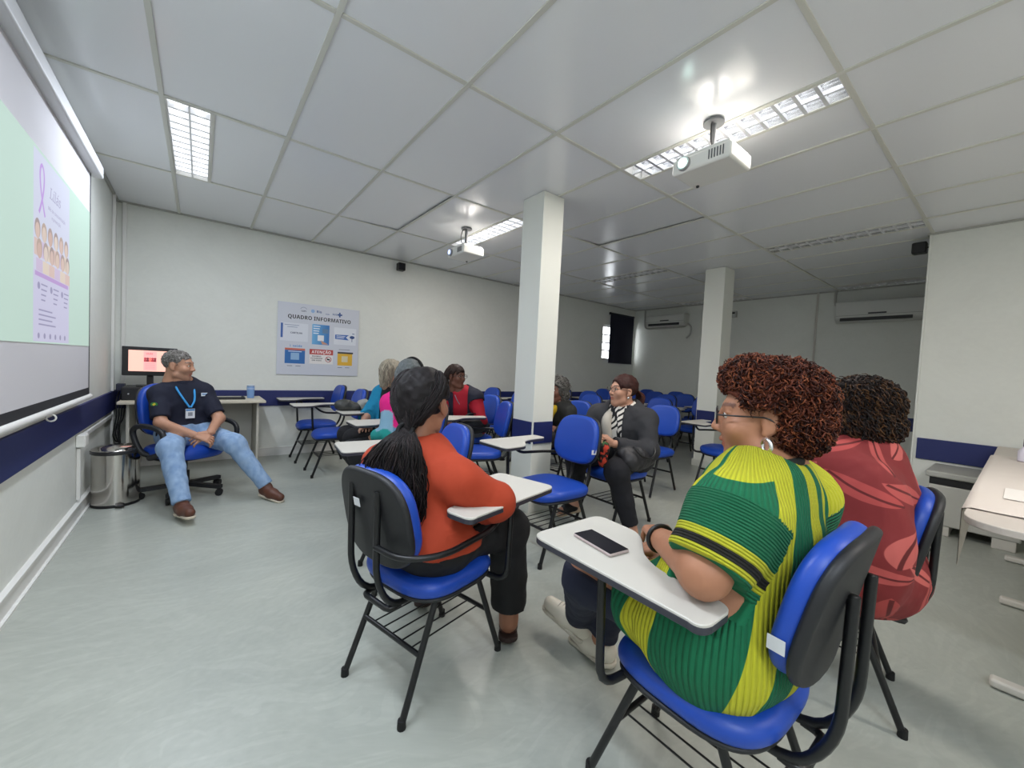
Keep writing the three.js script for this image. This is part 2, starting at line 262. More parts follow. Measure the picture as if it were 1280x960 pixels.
ceilingLight(LX[3] + 0.1, ...LZ[1], false, 'unlit louvred ceiling light just above the large air conditioner');

// ---------------------------------------------------------------- tablet chairs
function superShape(w, h, e = 3, n = 44, taper = 0) { const s = new THREE.Shape(); for (let i = 0; i < n; i++) { const a = i / n * Math.PI * 2, c = Math.cos(a), q = Math.sin(a), y = Math.sign(q) * Math.pow(Math.abs(q), 2 / e) * h / 2, x = Math.sign(c) * Math.pow(Math.abs(c), 2 / e) * w / 2 * (1 + taper * y / h); i ? s.lineTo(x, y) : s.moveTo(x, y); } s.closePath(); return s; }
function pad(shape, depth, bevel, seg = 4) { return new THREE.ExtrudeGeometry(shape, { depth: depth - bevel * 2, bevelEnabled: true, bevelThickness: bevel, bevelSize: bevel, bevelOffset: -bevel, bevelSegments: seg }).translate(0, 0, bevel); }
function warp(g, fn) { const p = g.attributes.position, v = V(0, 0, 0); for (let i = 0; i < p.count; i++) { v.fromBufferAttribute(p, i); fn(v); p.setXYZ(i, v.x, v.y, v.z); } g.deleteAttribute('normal'); const uv = g.attributes.uv; g.deleteAttribute('uv'); const m = mergeVertices(g, 1e-5); m.computeVertexNormals(); const c = m; c.setAttribute('uv', new THREE.Float32BufferAttribute(new Float32Array(c.attributes.position.count * 2), 2)); return c; }
// extra rings so that pads can dome: a disc-like slab from a superellipse, y up
function dome(w, d, t, e, top = 0.5, rings = 9, n = 48, taper = 0) {
  const pos = [], idx = [], prof = []; for (let i = 0; i <= rings; i++) prof.push([i / rings * 0.86, 1]); for (let i = 1; i <= 6; i++) { const a = i / 6 * Math.PI / 2; prof.push([0.86 + 0.14 * Math.sin(a), Math.cos(a)]); } for (let i = 1; i <= 4; i++) { const a = i / 4 * Math.PI / 2; prof.push([1 - 0.06 * (1 - Math.cos(a)), -Math.sin(a) * 0.999]); } prof.push([0.5, -1]); prof.push([0, -1]);
  prof.forEach(([r, h]) => { for (let j = 0; j < n; j++) { const a = j / n * Math.PI * 2, c = Math.cos(a), s = Math.sin(a); const z = Math.sign(s) * Math.pow(Math.abs(s), 2 / e) * d / 2 * r, x = Math.sign(c) * Math.pow(Math.abs(c), 2 / e) * w / 2 * r * (1 + taper * z / d); pos.push(x, h * t / 2 + (h > 0 ? top * 0.02 * (1 - r * r) : 0), z); } });
  for (let i = 0; i < prof.length - 1; i++) for (let j = 0; j < n; j++) { const a = i * n + j, b = i * n + (j + 1) % n, c = a + n, e2 = b + n; idx.push(a, b, c, b, e2, c); }
  const g = new THREE.BufferGeometry(); g.setAttribute('position', new THREE.Float32BufferAttribute(pos, 3)); g.setIndex(idx); g.computeVertexNormals(); return g;
}
function shape(g, fn) { const p = g.attributes.position, v = V(0, 0, 0); for (let i = 0; i < p.count; i++) { v.fromBufferAttribute(p, i); fn(v); p.setXYZ(i, v.x, v.y, v.z); } g.computeVertexNormals(); return g; }
const SEAT = shape(dome(0.43, 0.42, 0.055, 3.2, 0.4, 9, 48, -0.06), v => { const q = Math.max(0, v.z - 0.1); v.y -= q * q * 2.2; v.y += 0.418; });
const SHELL = shape(dome(0.42, 0.40, 0.022, 3.2, 0), v => { const q = Math.max(0, v.z - 0.1); v.y -= q * q * 2.2; v.y += 0.382; });
const bend = off => v => { const y0 = v.z, x = v.x; const up = -y0; v.set(x, up, v.y - 0.0 + x * x * 0.55 + off); };
const backPlace = v => { const a = -0.2, y = v.y, z = v.z; v.y = y * Math.cos(a) - z * Math.sin(a); v.z = y * Math.sin(a) + z * Math.cos(a); v.y += 0.72; v.z -= 0.245; };
const BACK = shape(shape(dome(0.37, 0.332, 0.046, 3.0, 0.3, 9, 48, 0.1), bend(0)), backPlace);
const BACKSHELL = shape(shape(dome(0.382, 0.344, 0.03, 3.0, 0, 9, 48, 0.1), bend(-0.03)), backPlace);
function tabletShape() { // sitter's side at x=0 going outward negative; z forward
  const s = new THREE.Shape(); s.moveTo(-0.325, -0.10); s.quadraticCurveTo(-0.335, -0.13, -0.30, -0.135); s.lineTo(-0.235, -0.135); s.quadraticCurveTo(-0.205, -0.13, -0.205, -0.10); s.bezierCurveTo(-0.20, 0.05, -0.195, 0.06, -0.15, 0.12); s.bezierCurveTo(-0.09, 0.17, -0.045, 0.19, -0.035, 0.24); s.lineTo(-0.03, 0.345); s.quadraticCurveTo(-0.03, 0.38, -0.065, 0.38); s.lineTo(-0.285, 0.38); s.quadraticCurveTo(-0.325, 0.38, -0.326, 0.34); s.closePath(); return s;
}
const flip = g => g.clone().scale(-1, 1, 1), unflip = g => { const q = flip(g); if (q.index) { const a = q.index.array; for (let i = 0; i < a.length; i += 3) [a[i], a[i + 1]] = [a[i + 1], a[i]]; } else for (const k of Object.keys(q.attributes)) { const b = q.attributes[k], s = b.itemSize, a = b.array; for (let i = 0; i < a.length; i += 3 * s) for (let j = 0; j < s; j++) [a[i + j], a[i + s + j]] = [a[i + s + j], a[i + j]]; } q.computeVertexNormals(); return q; };
const TB = (d, y) => new THREE.ExtrudeGeometry(tabletShape(), { depth: d, bevelEnabled: true, bevelThickness: 0.002, bevelSize: 0.002, bevelSegments: 1, curveSegments: 8 }).rotateX(Math.PI / 2).translate(0, y, 0);
const TAB_TOP = TB(0.004, 0.702), TAB_EDGE = TB(0.013, 0.696).scale(1, 1, 1);
const legG = (s, f) => tube([[s * 0.155, 0.385, f * 0.10], [s * 0.172, 0.012, f > 0 ? 0.24 : -0.25]], 0.0115, 2, 10);
const capG = (s, f) => new THREE.CylinderGeometry(0.0135, 0.0145, 0.03, 10).translate(s * 0.172, 0.015, f > 0 ? 0.24 : -0.25);
const legs = [[-1, 1], [1, 1], [-1, -1], [1, -1]];
const LEG = legs.map(a => legG(...a)), CAP = legs.map(a => capG(...a));
const RAIL = [-1, 1].map(s => tube([[s * 0.155, 0.372, 0.16], [s * 0.155, 0.372, -0.12]], 0.011, 2, 8));
const CROSS = [tube([[-0.164, 0.2, 0.172], [0.164, 0.2, 0.172]], 0.009, 2, 8), tube([[-0.164, 0.2, -0.178], [0.164, 0.2, -0.178]], 0.009, 2, 8)];
const WIRE = [-0.11, -0.055, 0, 0.055, 0.11].map(x => tube([[x, 0.2, 0.172], [x, 0.2, -0.178]], 0.0032, 2, 5));
const SUPP = [-1, 1].map(s => tube([[s * 0.075, 0.372, 0.08], [s * 0.075, 0.355, -0.235], [s * 0.075, 0.47, -0.30], [s * 0.075, 0.77, -0.305]], 0.0115, 26, 8, 0.07));
const YOKE = tube([[-0.075, 0.356, -0.2], [-0.075, 0.352, -0.245], [0.075, 0.352, -0.245], [0.075, 0.356, -0.2]], 0.0105, 16, 8, 0.03);
const TSUP = tube([[-0.13, 0.374, 0.13], [-0.27, 0.366, 0.15], [-0.262, 0.682, 0.17]], 0.0115, 22, 8, 0.06);
const ARM = tube([[-0.075, 0.59, -0.306], [-0.20, 0.585, -0.30], [-0.272, 0.585, -0.19], [-0.268, 0.60, 0.06], [-0.262, 0.678, 0.15]], 0.0105, 34, 8, 0.07);
const STRIP = rboxAt(0.012, 0.012, 0.22, -0.262, 0.677, 0.1, 0.002, 1);
const TAG = rboxAt(0.034, 0.03, 0.002, 0.0, 0.0, 0, 0.0005, 1);
function makeChair(label, far = false, left = false, vinyl = M.blue, tone = 'royal blue') {
  const t = thing('tablet_chair', label, 'chair'), q = left ? unflip : (g => g), cush = mesh('seat', SEAT, vinyl, t); cush.userData.label = tone + ' vinyl seat pad';
  mesh('seat_shell', SHELL, M.shell, t); const b = mesh('backrest', BACK, vinyl, t); b.userData.label = tone + ' vinyl back pad'; mesh('backrest_shell', BACKSHELL, M.shell, t);
  LEG.forEach((g, i) => { const l = mesh('leg', g, M.steel, t); if (!far) mesh('rubber_foot', CAP[i], M.rubber, l); });
  for (const g of SUPP) mesh('back_support', g, M.steel, t);
  if (!far) { mesh('support_loop', YOKE, M.steel, t); for (const g of RAIL) mesh('seat_rail', g, M.steel, t); }
  for (const g of CROSS) mesh('crossbar', g, M.steel, t); if (!far) for (const g of WIRE) mesh('rack_wire', g, M.steel, t);
  const tb = mesh('writing_tablet', q(TAB_TOP), M.tablet, t); tb.userData.label = 'off-white laminate writing tablet'; mesh('tablet_edge', q(TAB_EDGE), M.edge, tb);
  mesh('tablet_post', q(TSUP), M.steel, t); if (!far) { if (!left) mesh('arm_tube', q(ARM), M.steel, t); mesh('mounting_strip', q(STRIP), M.steel, t); }
  return t;
}
const W = -Math.PI / 2;
function lower(ch, d) { for (const c of ch.children) if (c.name.startsWith('backrest')) c.position.y -= d; return ch; }   // height-adjusted back
const chairA = makeChair('blue tablet chair under the notice board, closest to the desk'); chairA.position.set(1.77, 0, 0.36); chairA.rotation.y = W;
clone(chairA, [1.80, 0, 1.06], W, 'empty blue tablet chair between the notice board chair and the turquoise cardigan person');
clone(chairA, [2.08, 0, 1.78], W, 'blue tablet chair seating the person in the turquoise cardigan');
clone(chairA, [1.98, 0, 2.50], W, 'blue tablet chair seating the person with the pink sleeve');
lower(clone(chairA, [1.64, 0, 3.42], W - 0.1, 'blue tablet chair hidden behind the person in the orange top'), 0.045);
const chairO = clone(chairA, [1.40, 0, 4.13], 1.823, 'blue tablet chair with its dark shell turned to us, under the orange top'); lower(chairO, 0.05);
clone(chairA, [2.67, 0, 2.50], W - 0.35, 'blue tablet chair standing against the pillar with the navy band');
const chairB = clone(chairA, [2.52, 0, 3.64], W + 0.04, 'empty bright blue tablet chair in front of the person in the grey jacket');
clone(chairA, [3.32, 0, 3.55], W, 'blue tablet chair seating the person in the grey jacket');
clone(chairA, [3.0, 0, 1.85], W, 'blue tablet chair seating the person in the red shirt');
clone(chairA, [3.62, 0, 2.62], W, 'blue tablet chair seating the grey-haired person beside the pillar');
{ const c = makeChair('blue tablet chair standing alone in front of the second pillar'); c.position.set(5.18, 0, 3.56); c.rotation.y = W; }
const chairG = makeChair('blue tablet chair holding a phone, under the green and yellow jersey', false, true); chairG.position.set(1.775, 0, 5.05); chairG.rotation.y = Math.PI;
lower(clone(chairA, [2.68, 0, 5.07], Math.PI + 0.24, 'blue tablet chair under the red leaf print dress'), 0.055);
// white maker's tags on the shells and pads
function pasteTag(p, ry, rx, ch, label) { const m = mesh('maker_tag', TAG, M.label, ch); m.position.set(...p); m.rotation.set(rx, ry, 0); m.userData.label = label; }
pasteTag([0.03, 0.715, -0.313], Math.PI, -0.2, chairO, 'small white paper tag on the shell');
pasteTag([0.187, 0.66, -0.212], Math.PI / 2 - 0.1, 0.0, chairG, 'white maker tag with red print'); pasteTag([0.18, 0.66, -0.205], Math.PI / 2 - 0.35, 0.0, chairB, 'white maker tag');
// dim rows at the rear
const chairF = makeChair('blue tablet chair in the packed rear rows behind the grey jacket', true); chairF.userData.group = 'packed chair rows at the rear';
const far = []; for (const [x, zs] of [[4.0, [0.5, 1.15, 1.8]], [4.75, [0.5, 1.15, 1.8, 2.45]], [5.5, [0.5, 1.15, 1.8, 2.45]], [6.62, [0.5, 1.15, 1.8, 2.45]], [7.36, [0.5, 1.15, 1.8, 2.45]], [8.08, [0.5, 1.15, 1.8, 2.45]]]) for (const z of zs) far.push([x + rr(-0.015, 0.015), z + rr(-0.04, 0.04), W + rr(-0.05, 0.05)]);
for (const [x, z] of [[4.33, 3.2]]) far.push([x, z, W + rr(-0.08, 0.08)]);
far.forEach(([x, z, a], i) => { if (!i) { chairF.position.set(x, 0, z); chairF.rotation.y = a; } else clone(chairF, [x, 0, z], a); });

// ---------------------------------------------------------------- projection screen on the wall beside the desk
{
  const s = thing('projection_screen', 'pull-down projection screen showing a campaign poster', 'projection screen', [0.0, 0.84, 2.9]);
  const z0 = -1.35, z1 = 1.35;
  mesh('casing', merge([rboxAt(0.075, 0.085, z1 - z0 + 0.16, 0.075, 1.575, 0, 0.012, 3), box(0.0, 0.05, 1.55, 1.6, z0 - 0.06, z0 - 0.02), box(0.0, 0.05, 1.55, 1.6, z1 + 0.02, z1 + 0.06)]), std(0xd4d5d6, 0.5), s);
  mesh('fabric', box(0.058, 0.06, 0.03, 1.54, z0, z1), std(0xd3d1d4, 0.85), s);
  mesh('border', merge([box(0.0605, 0.0615, 0.03, 1.54, z0, z0 + 0.022), box(0.0605, 0.0615, 0.03, 1.54, z1 - 0.022, z1), box(0.0605, 0.0615, 0.02, 0.075, z0, z1)]), std(0x1d1d22, 0.8), s);
  mesh('bottom_bar', tube([[0.06, 0.012, z0 - 0.02], [0.06, 0.012, z1 + 0.02]], 0.017, 2, 14), M.white, s);
  mesh('pull_ring', new THREE.TorusGeometry(0.017, 0.004, 8, 20).translate(0.065, -0.022, -0.43), M.white, s);
  const tex = canvasTex(1024, 512, (c, w, h) => {
    c.fillStyle = '#cfe6da'; c.fillRect(0, 0, w, h); const X = 0.26 * w, Wd = 0.305 * w; // sheet on the slide
    c.save(); c.translate(0, 0);
    const px = w - X - Wd; c.fillStyle = '#dcdcf0'; c.fillRect(px, 8, Wd, h - 12);
    c.strokeStyle = '#c9a0e6'; c.lineWidth = 10; c.beginPath(); c.moveTo(px + 40, 165); c.bezierCurveTo(px + 90, 90, px + 85, 40, px + 62, 34); c.bezierCurveTo(px + 40, 40, px + 38, 90, px + 86, 165); c.stroke();
    c.fillStyle = '#a9a3c4'; c.font = 'italic 44px serif'; c.fillText('Lilás', px + 120, 100); c.font = '15px sans-serif'; c.fillText('Mês de conscientização', px + 110, 135); c.fillText('e prevenção', px + 140, 156);
    const cs = ['#e2c4b8', '#e6cfc2', '#d9b8ac', '#ead6ca', '#dfc0b6', '#e5cabd']; for (let r = 0; r < 2; r++) for (let i = 0; i < 6; i++) { const x = px + 30 + i * 50 + r * 14, y = 215 + r * 50; c.fillStyle = ['#b09c9a', '#c4aca0', '#b8a4a0'][(i + r) % 3]; c.beginPath(); c.ellipse(x, y - 6, 21, 26, 0, 0, 7); c.fill(); c.fillStyle = cs[(i + r * 2) % 6]; c.beginPath(); c.ellipse(x, y, 16, 21, 0, 0, 7); c.fill(); c.fillStyle = ['#e6c8c0', '#dac6e2', '#ecd8c8'][(i + r) % 3]; c.fillRect(x - 24, y + 22, 48, 44); }
    c.fillStyle = '#d9d4ee'; c.fillRect(px, 320, Wd, h - 324); c.fillStyle = '#c9a6dd'; c.fillRect(px + 12, 322, Wd - 24, 12);
    c.fillStyle = '#a59fc0'; for (let i = 0; i < 3; i++) { c.beginPath(); c.arc(px + 40 + i * 100, 358, 10, 0, 7); c.fill(); for (let k = 0; k < 4; k++) c.fillRect(px + 58 + i * 100, 350 + k * 14, 50 - k * 6, 4); } for (let k = 0; k < 4; k++) c.fillRect(px + 40, 420 + k * 13, 110 + (k % 2) * 30, 4); for (let i = 0; i < 6; i++) { c.beginPath(); c.arc(px + 40 + i * 46, 492, 8, 0, 7); c.fill(); }
    c.restore();
  });
  const g = new THREE.PlaneGeometry(2.06, 0.9).rotateY(Math.PI / 2).translate(0.0622, 0.81, -0.29);
  const im = mesh('projected_screen_image', g, new THREE.MeshStandardMaterial({ color: 0x9aa09c, map: tex, emissive: 0xffffff, emissiveMap: tex, emissiveIntensity: 0.32, roughness: 0.9 }), s);
  im.userData.label = 'pale green projected slide with a lilac ribbon poster';
}
// ---------------------------------------------------------------- notice board
{
  const tex = canvasTex(1024, 950, (c, w, h) => {
    c.fillStyle = '#ccd0da'; c.fillRect(0, 0, w, h); c.textAlign = 'center';
    c.fillStyle = '#2c3350'; c.font = 'bold 26px sans-serif'; c.fillText('CAPS', 300, 104); c.strokeStyle = '#5f7390'; c.lineWidth = 4; c.beginPath(); c.arc(300, 84, 40, 3.5, 5.9); c.stroke();
    c.fillStyle = '#8fb0d8'; c.beginPath(); c.arc(412, 82, 24, 0, 7); c.fill(); c.fillStyle = '#244a8c'; c.font = 'bold 44px sans-serif'; c.fillText('Rio', 490, 98); c.font = 'bold 18px sans-serif'; c.fillText('Saúde', 596, 108); c.font = 'bold 34px sans-serif'; c.fillText('SUS', 690, 106); c.fillRect(748, 60, 20, 66); c.fillRect(725, 83, 66, 20);
    c.fillStyle = '#15161c'; c.font = 'bold 72px sans-serif'; c.fillText('QUADRO INFORMATIVO', 512, 205, 800);
    c.fillStyle = '#d9dde6'; c.fillRect(30, 265, 330, 240); c.fillStyle = '#3c62a8'; c.fillRect(36, 275, 26, 190); c.fillStyle = '#6e7fa4'; for (const [x, y, l] of [[80, 290, 170], [110, 316, 120]]) c.fillRect(x, y, l, 6); c.fillStyle = '#333c5c'; c.font = 'bold 30px sans-serif'; c.fillText('CARTILHA', 220, 405); c.font = '20px sans-serif'; c.fillText('▾', 270, 450);
    const g1 = c.createLinearGradient(410, 0, 630, 0); g1.addColorStop(0, '#6fb2e0'); g1.addColorStop(1, '#2f74b8'); c.fillStyle = g1; c.fillRect(410, 255, 218, 275); c.fillStyle = '#e6eef6'; for (let k = 0; k < 4; k++) c.fillRect(425, 275 + k * 32, 85 - k * 6, 12); c.fillStyle = '#5f83a6'; c.fillRect(540, 310, 76, 60); c.fillStyle = '#e9edf2'; c.fillRect(480, 400, 80, 78); c.fillStyle = '#c9957c'; c.beginPath(); c.moveTo(520, 470); c.lineTo(620, 520); c.lineTo(540, 524); c.fill();
    c.fillStyle = '#dde1e9'; c.fillRect(690, 270, 300, 240); c.fillStyle = '#3b67b4'; c.beginPath(); c.moveTo(705, 372); c.lineTo(890, 366); c.lineTo(850, 400); c.lineTo(890, 440); c.lineTo(705, 432); c.fill(); c.fillStyle = '#e8eef7'; for (let k = 0; k < 3; k++) c.fillRect(722, 384 + k * 15, 120 - k * 10, 6); c.fillStyle = '#2a4a86'; c.beginPath(); c.ellipse(935, 395, 34, 22, 0, 0, 7); c.fill(); c.fillRect(930, 410, 8, 50); c.fillRect(935, 340, 30, 10);
    c.fillStyle = '#3f82c4'; c.font = 'bold 40px sans-serif'; c.fillText('i  saúde', 220, 580); c.fillStyle = '#cf6a52'; c.fillRect(90, 598, 240, 26); c.fillStyle = '#2a6bb0'; c.fillRect(90, 624, 240, 178); c.fillStyle = '#8fb4d8'; c.fillRect(160, 660, 100, 92); c.fillStyle = '#c8dcef'; c.fillRect(130, 636, 160, 10);
    c.fillStyle = '#e8e4e2'; c.fillRect(385, 595, 300, 200); c.fillStyle = '#b9443e'; c.fillRect(385, 595, 300, 72); c.fillStyle = '#f4eeee'; c.font = 'bold 54px sans-serif'; c.fillText('ATENÇÃO', 535, 651, 270); c.fillStyle = '#3a3a3e'; c.font = 'bold 24px sans-serif'; ['PROIBIDO', 'FOTOGRAFAR', 'SEM AVISO'].forEach((s, k) => c.fillText(s, 475, 700 + k * 28, 150)); c.strokeStyle = '#a83a38'; c.lineWidth = 8; c.beginPath(); c.arc(625, 728, 36, 0, 7); c.moveTo(600, 703); c.lineTo(650, 753); c.stroke(); c.fillStyle = '#3a3a3e'; c.fillRect(606, 718, 38, 22);
    c.fillStyle = '#3a3d46'; c.fillRect(745, 612, 210, 24); c.fillStyle = '#e0b13c'; c.fillRect(745, 636, 200, 168); c.fillStyle = '#d9cfae'; c.fillRect(800, 670, 84, 84); c.fillStyle = '#7c828c'; c.fillRect(760, 575, 150, 8);
    c.fillStyle = '#5a6478'; for (const x of [150, 250, 780, 880]) c.fillRect(x - 30, 830, 60, 7);
  });
  const b = thing('notice_board', 'white notice board with printed information sheets', 'notice board', [1.861, 0.982, 0]);
  mesh('panel', rboxAt(0.95, 0.878, 0.012, 0, 0.439, 0.007, 0.002), std(0xd2d6de, 0.4), b);
  mesh('print', new THREE.PlaneGeometry(0.946, 0.874).translate(0, 0.439, 0.0135), std(0xffffff, 0.35, { map: tex }), b);
}
// ---------------------------------------------------------------- desk, computer and small things on it
{
  const wood = std(0xcfc7b4, 0.5), d = thing('desk', 'plain beige computer desk against the notice board wall', 'desk', [0.655, 0, 0.34]);
  mesh('top', rboxAt(1.13, 0.025, 0.6, 0, 0.711, 0, 0.004), wood, d); for (const s of [-0.5, 0.5]) mesh('side_panel', rboxAt(0.022, 0.695, 0.5, s, 0.348, -0.02, 0.003), std(0xc4c0b4, 0.6), d); mesh('modesty_panel', rboxAt(0.97, 0.5, 0.018, 0, 0.43, -0.2, 0.003), std(0xc4c2ba, 0.6), d);
  const c = thing('computer_case', 'black desktop computer lying flat under the monitor', 'computer', [0.27, 0.7235, 0.3]);
  mesh('body', rboxAt(0.34, 0.12, 0.36, 0, 0.06, 0, 0.006), M.black, c); mesh('front_panel', rboxAt(0.33, 0.1, 0.006, 0, 0.06, 0.181, 0.003), std(0x1b1b1f, 0.35), c); mesh('drive_slot', rboxAt(0.14, 0.006, 0.004, 0.06, 0.08, 0.185, 0.001), std(0x3a3a40, 0.4), c); mesh('power_button', new THREE.CylinderGeometry(0.007, 0.007, 0.004, 16).rotateX(Math.PI / 2).translate(-0.12, 0.06, 0.186), M.metal, c);
  const m = thing('monitor', 'black computer monitor with a pink slide on screen', 'monitor', [0.285, 0.8445, 0.31], 0.1);
  mesh('stand', merge([rboxAt(0.2, 0.012, 0.15, 0, 0.006, 0, 0.004), rboxAt(0.05, 0.14, 0.025, 0, 0.07, -0.02, 0.006)]), M.black, m); mesh('bezel', rboxAt(0.40, 0.275, 0.03, 0, 0.24, 0.01, 0.006), M.black, m);
  const tx = canvasTex(256, 160, (q, w, h) => { q.fillStyle = '#f6b8a8'; q.fillRect(0, 0, w, h); q.fillStyle = '#f0a2a0'; q.fillRect(90, 6, 80, 148); q.fillStyle = '#c84a5c'; q.font = 'bold 16px sans-serif'; q.fillText('LILÁS', 104, 30); for (let i = 0; i < 5; i++) { q.fillStyle = ['#a8323c', '#7c2a34', '#d86a5c'][i % 3]; q.beginPath(); q.arc(100 + i * 15, 62, 8, 0, 7); q.fill(); q.fillRect(92 + i * 15, 70, 15, 16); } q.fillStyle = '#d98a8c'; for (let k = 0; k < 5; k++) q.fillRect(100, 98 + k * 10, 60, 3); });
  mesh('screen', new THREE.PlaneGeometry(0.30, 0.20).translate(-0.005, 0.245, 0.0262), new THREE.MeshStandardMaterial({ color: 0x222222, emissive: 0xffffff, emissiveMap: tx, emissiveIntensity: 0.8, roughness: 0.3 }), m).userData.label = 'pink glowing slide';
  const k = thing('keyboard', 'black keyboard on the desk beside the seated person', 'keyboard', [0.87, 0.7235, 0.42]);
  mesh('body', rboxAt(0.36, 0.014, 0.13, 0, 0.007, 0, 0.004), M.black, k); for (let i = 0; i < 4; i++) mesh('key_row', rboxAt(0.34, 0.006, 0.022, 0, 0.016, -0.045 + i * 0.029, 0.002), std(0x24242a, 0.6), k);
  single('computer_mouse', (() => { const g = new THREE.SphereGeometry(1, 20, 12, 0, Math.PI * 2, 0, Math.PI / 2).scale(0.028, 0.03, 0.048); return g; })(), M.black, 'black computer mouse between keyboard and tumbler', 'mouse', [1.03, 0.7235, 0.40]);
  const u = thing('tumbler', 'light blue insulated tumbler at the desk end', 'tumbler', [1.11, 0.7235, 0.30]);
  mesh('body', lathe([[0, 0], [0.03, 0], [0.033, 0.004], [0.037, 0.1], [0.037, 0.125], [0.034, 0.128], [0, 0.128]]), std(0x7fa4d6, 0.4), u); mesh('lid', lathe([[0, 0.128], [0.035, 0.128], [0.036, 0.14], [0.03, 0.144], [0, 0.144]]), std(0xc7d3e2, 0.35), u); mesh('band', lathe([[0.0372, 0.095], [0.0382, 0.098], [0.0382, 0.112], [0.0372, 0.115]]), std(0xa8bfe0, 0.4), u);
  for (let i = 0; i < 4; i++) single('cable', spline([[0.06 + i * 0.012, 0.80 - i * 0.03, 0.2], [0.045 + i * 0.02, 0.70, 0.26], [0.05 + i * 0.018, 0.55, 0.30 + i * 0.02], [0.035 + i * 0.014, 0.38 + i * 0.03, 0.34], [0.055 + i * 0.01, 0.30, 0.2 + i * 0.05], [0.05, 0.42, 0.12]], 0.0055, 40, 6), std([0x15151a, 0x202026, 0x3a3a40, 0x101014][i], 0.6), 'dark power cable tangled beside the desk in the corner', 'cable', undefined, 0, 'cables behind the desk');
  single('power_adapter', rboxAt(0.06, 0.07, 0.09, 0.075, 0.83, 0.26, 0.008), std(0x1d2238, 0.5), 'small dark blue power adapter beside the computer case', 'adapter');
}
// conduits and socket
single('cable_duct', merge([rboxAt(0.022, 1.86, 0.03, 0.012, 0.79 + 0.93, 0.22, 0.003), rboxAt(0.022, 0.5, 0.03, 0.012, 0.35, 0.22, 0.003)]), M.white, 'white vertical cable duct on the screen wall by the corner', 'cable duct');
single('cable_duct', merge([rboxAt(0.03, 1.84, 0.02, 0.06, 0.79 + 0.92, 0.011, 0.003)]), M.white, 'white vertical cable duct behind the monitor', 'cable duct');
single('cable_duct', rboxAt(0.02, 0.03, 1.15, 0.011, 0.56, 0.83, 0.003), M.white, 'white horizontal cable duct under the navy rail', 'cable duct');
{ const s = thing('wall_socket', 'white surface socket box on the screen wall above the bin', 'socket', [0.0, 0.50, 1.52]); mesh('box', rboxAt(0.045, 0.085, 0.11, 0.0235, 0.0425, 0, 0.006), M.plastic, s); mesh('faceplate', rboxAt(0.004, 0.07, 0.09, 0.047, 0.0425, 0, 0.002), std(0xf0efe8, 0.4), s); mesh('drop_duct', rboxAt(0.02, 0.36, 0.025, 0.0115, -0.19, 0.02, 0.003), M.white, s); }
// pedal bin
{
  const b = thing('pedal_bin', 'polished steel pedal bin in the corner by the desk', 'bin', [0.168, 0, 1.27]);
  mesh('body', lathe([[0, 0.012], [0.137, 0.012], [0.138, 0.02], [0.138, 0.40], [0.13, 0.403], [0, 0.403]], 48), M.chrome, b); mesh('base_ring', lathe([[0, 0], [0.14, 0], [0.142, 0.006], [0.142, 0.018], [0.137, 0.022]], 48), M.black, b);
  mesh('rim', lathe([[0.138, 0.395], [0.144, 0.40], [0.144, 0.42], [0.138, 0.424], [0, 0.424]], 48), std(0x2a2a2c, 0.35), b); mesh('lid', lathe([[0.141, 0.424], [0.139, 0.432], [0.11, 0.447], [0.06, 0.455], [0, 0.457]], 48), M.chrome, b);
  mesh('pedal', rboxAt(0.05, 0.012, 0.05, 0.04, 0.02, 0.155, 0.004), M.black, b); mesh('handle', rboxAt(0.006, 0.06, 0.02, 0.135, 0.33, -0.02, 0.002), M.black, b);
}
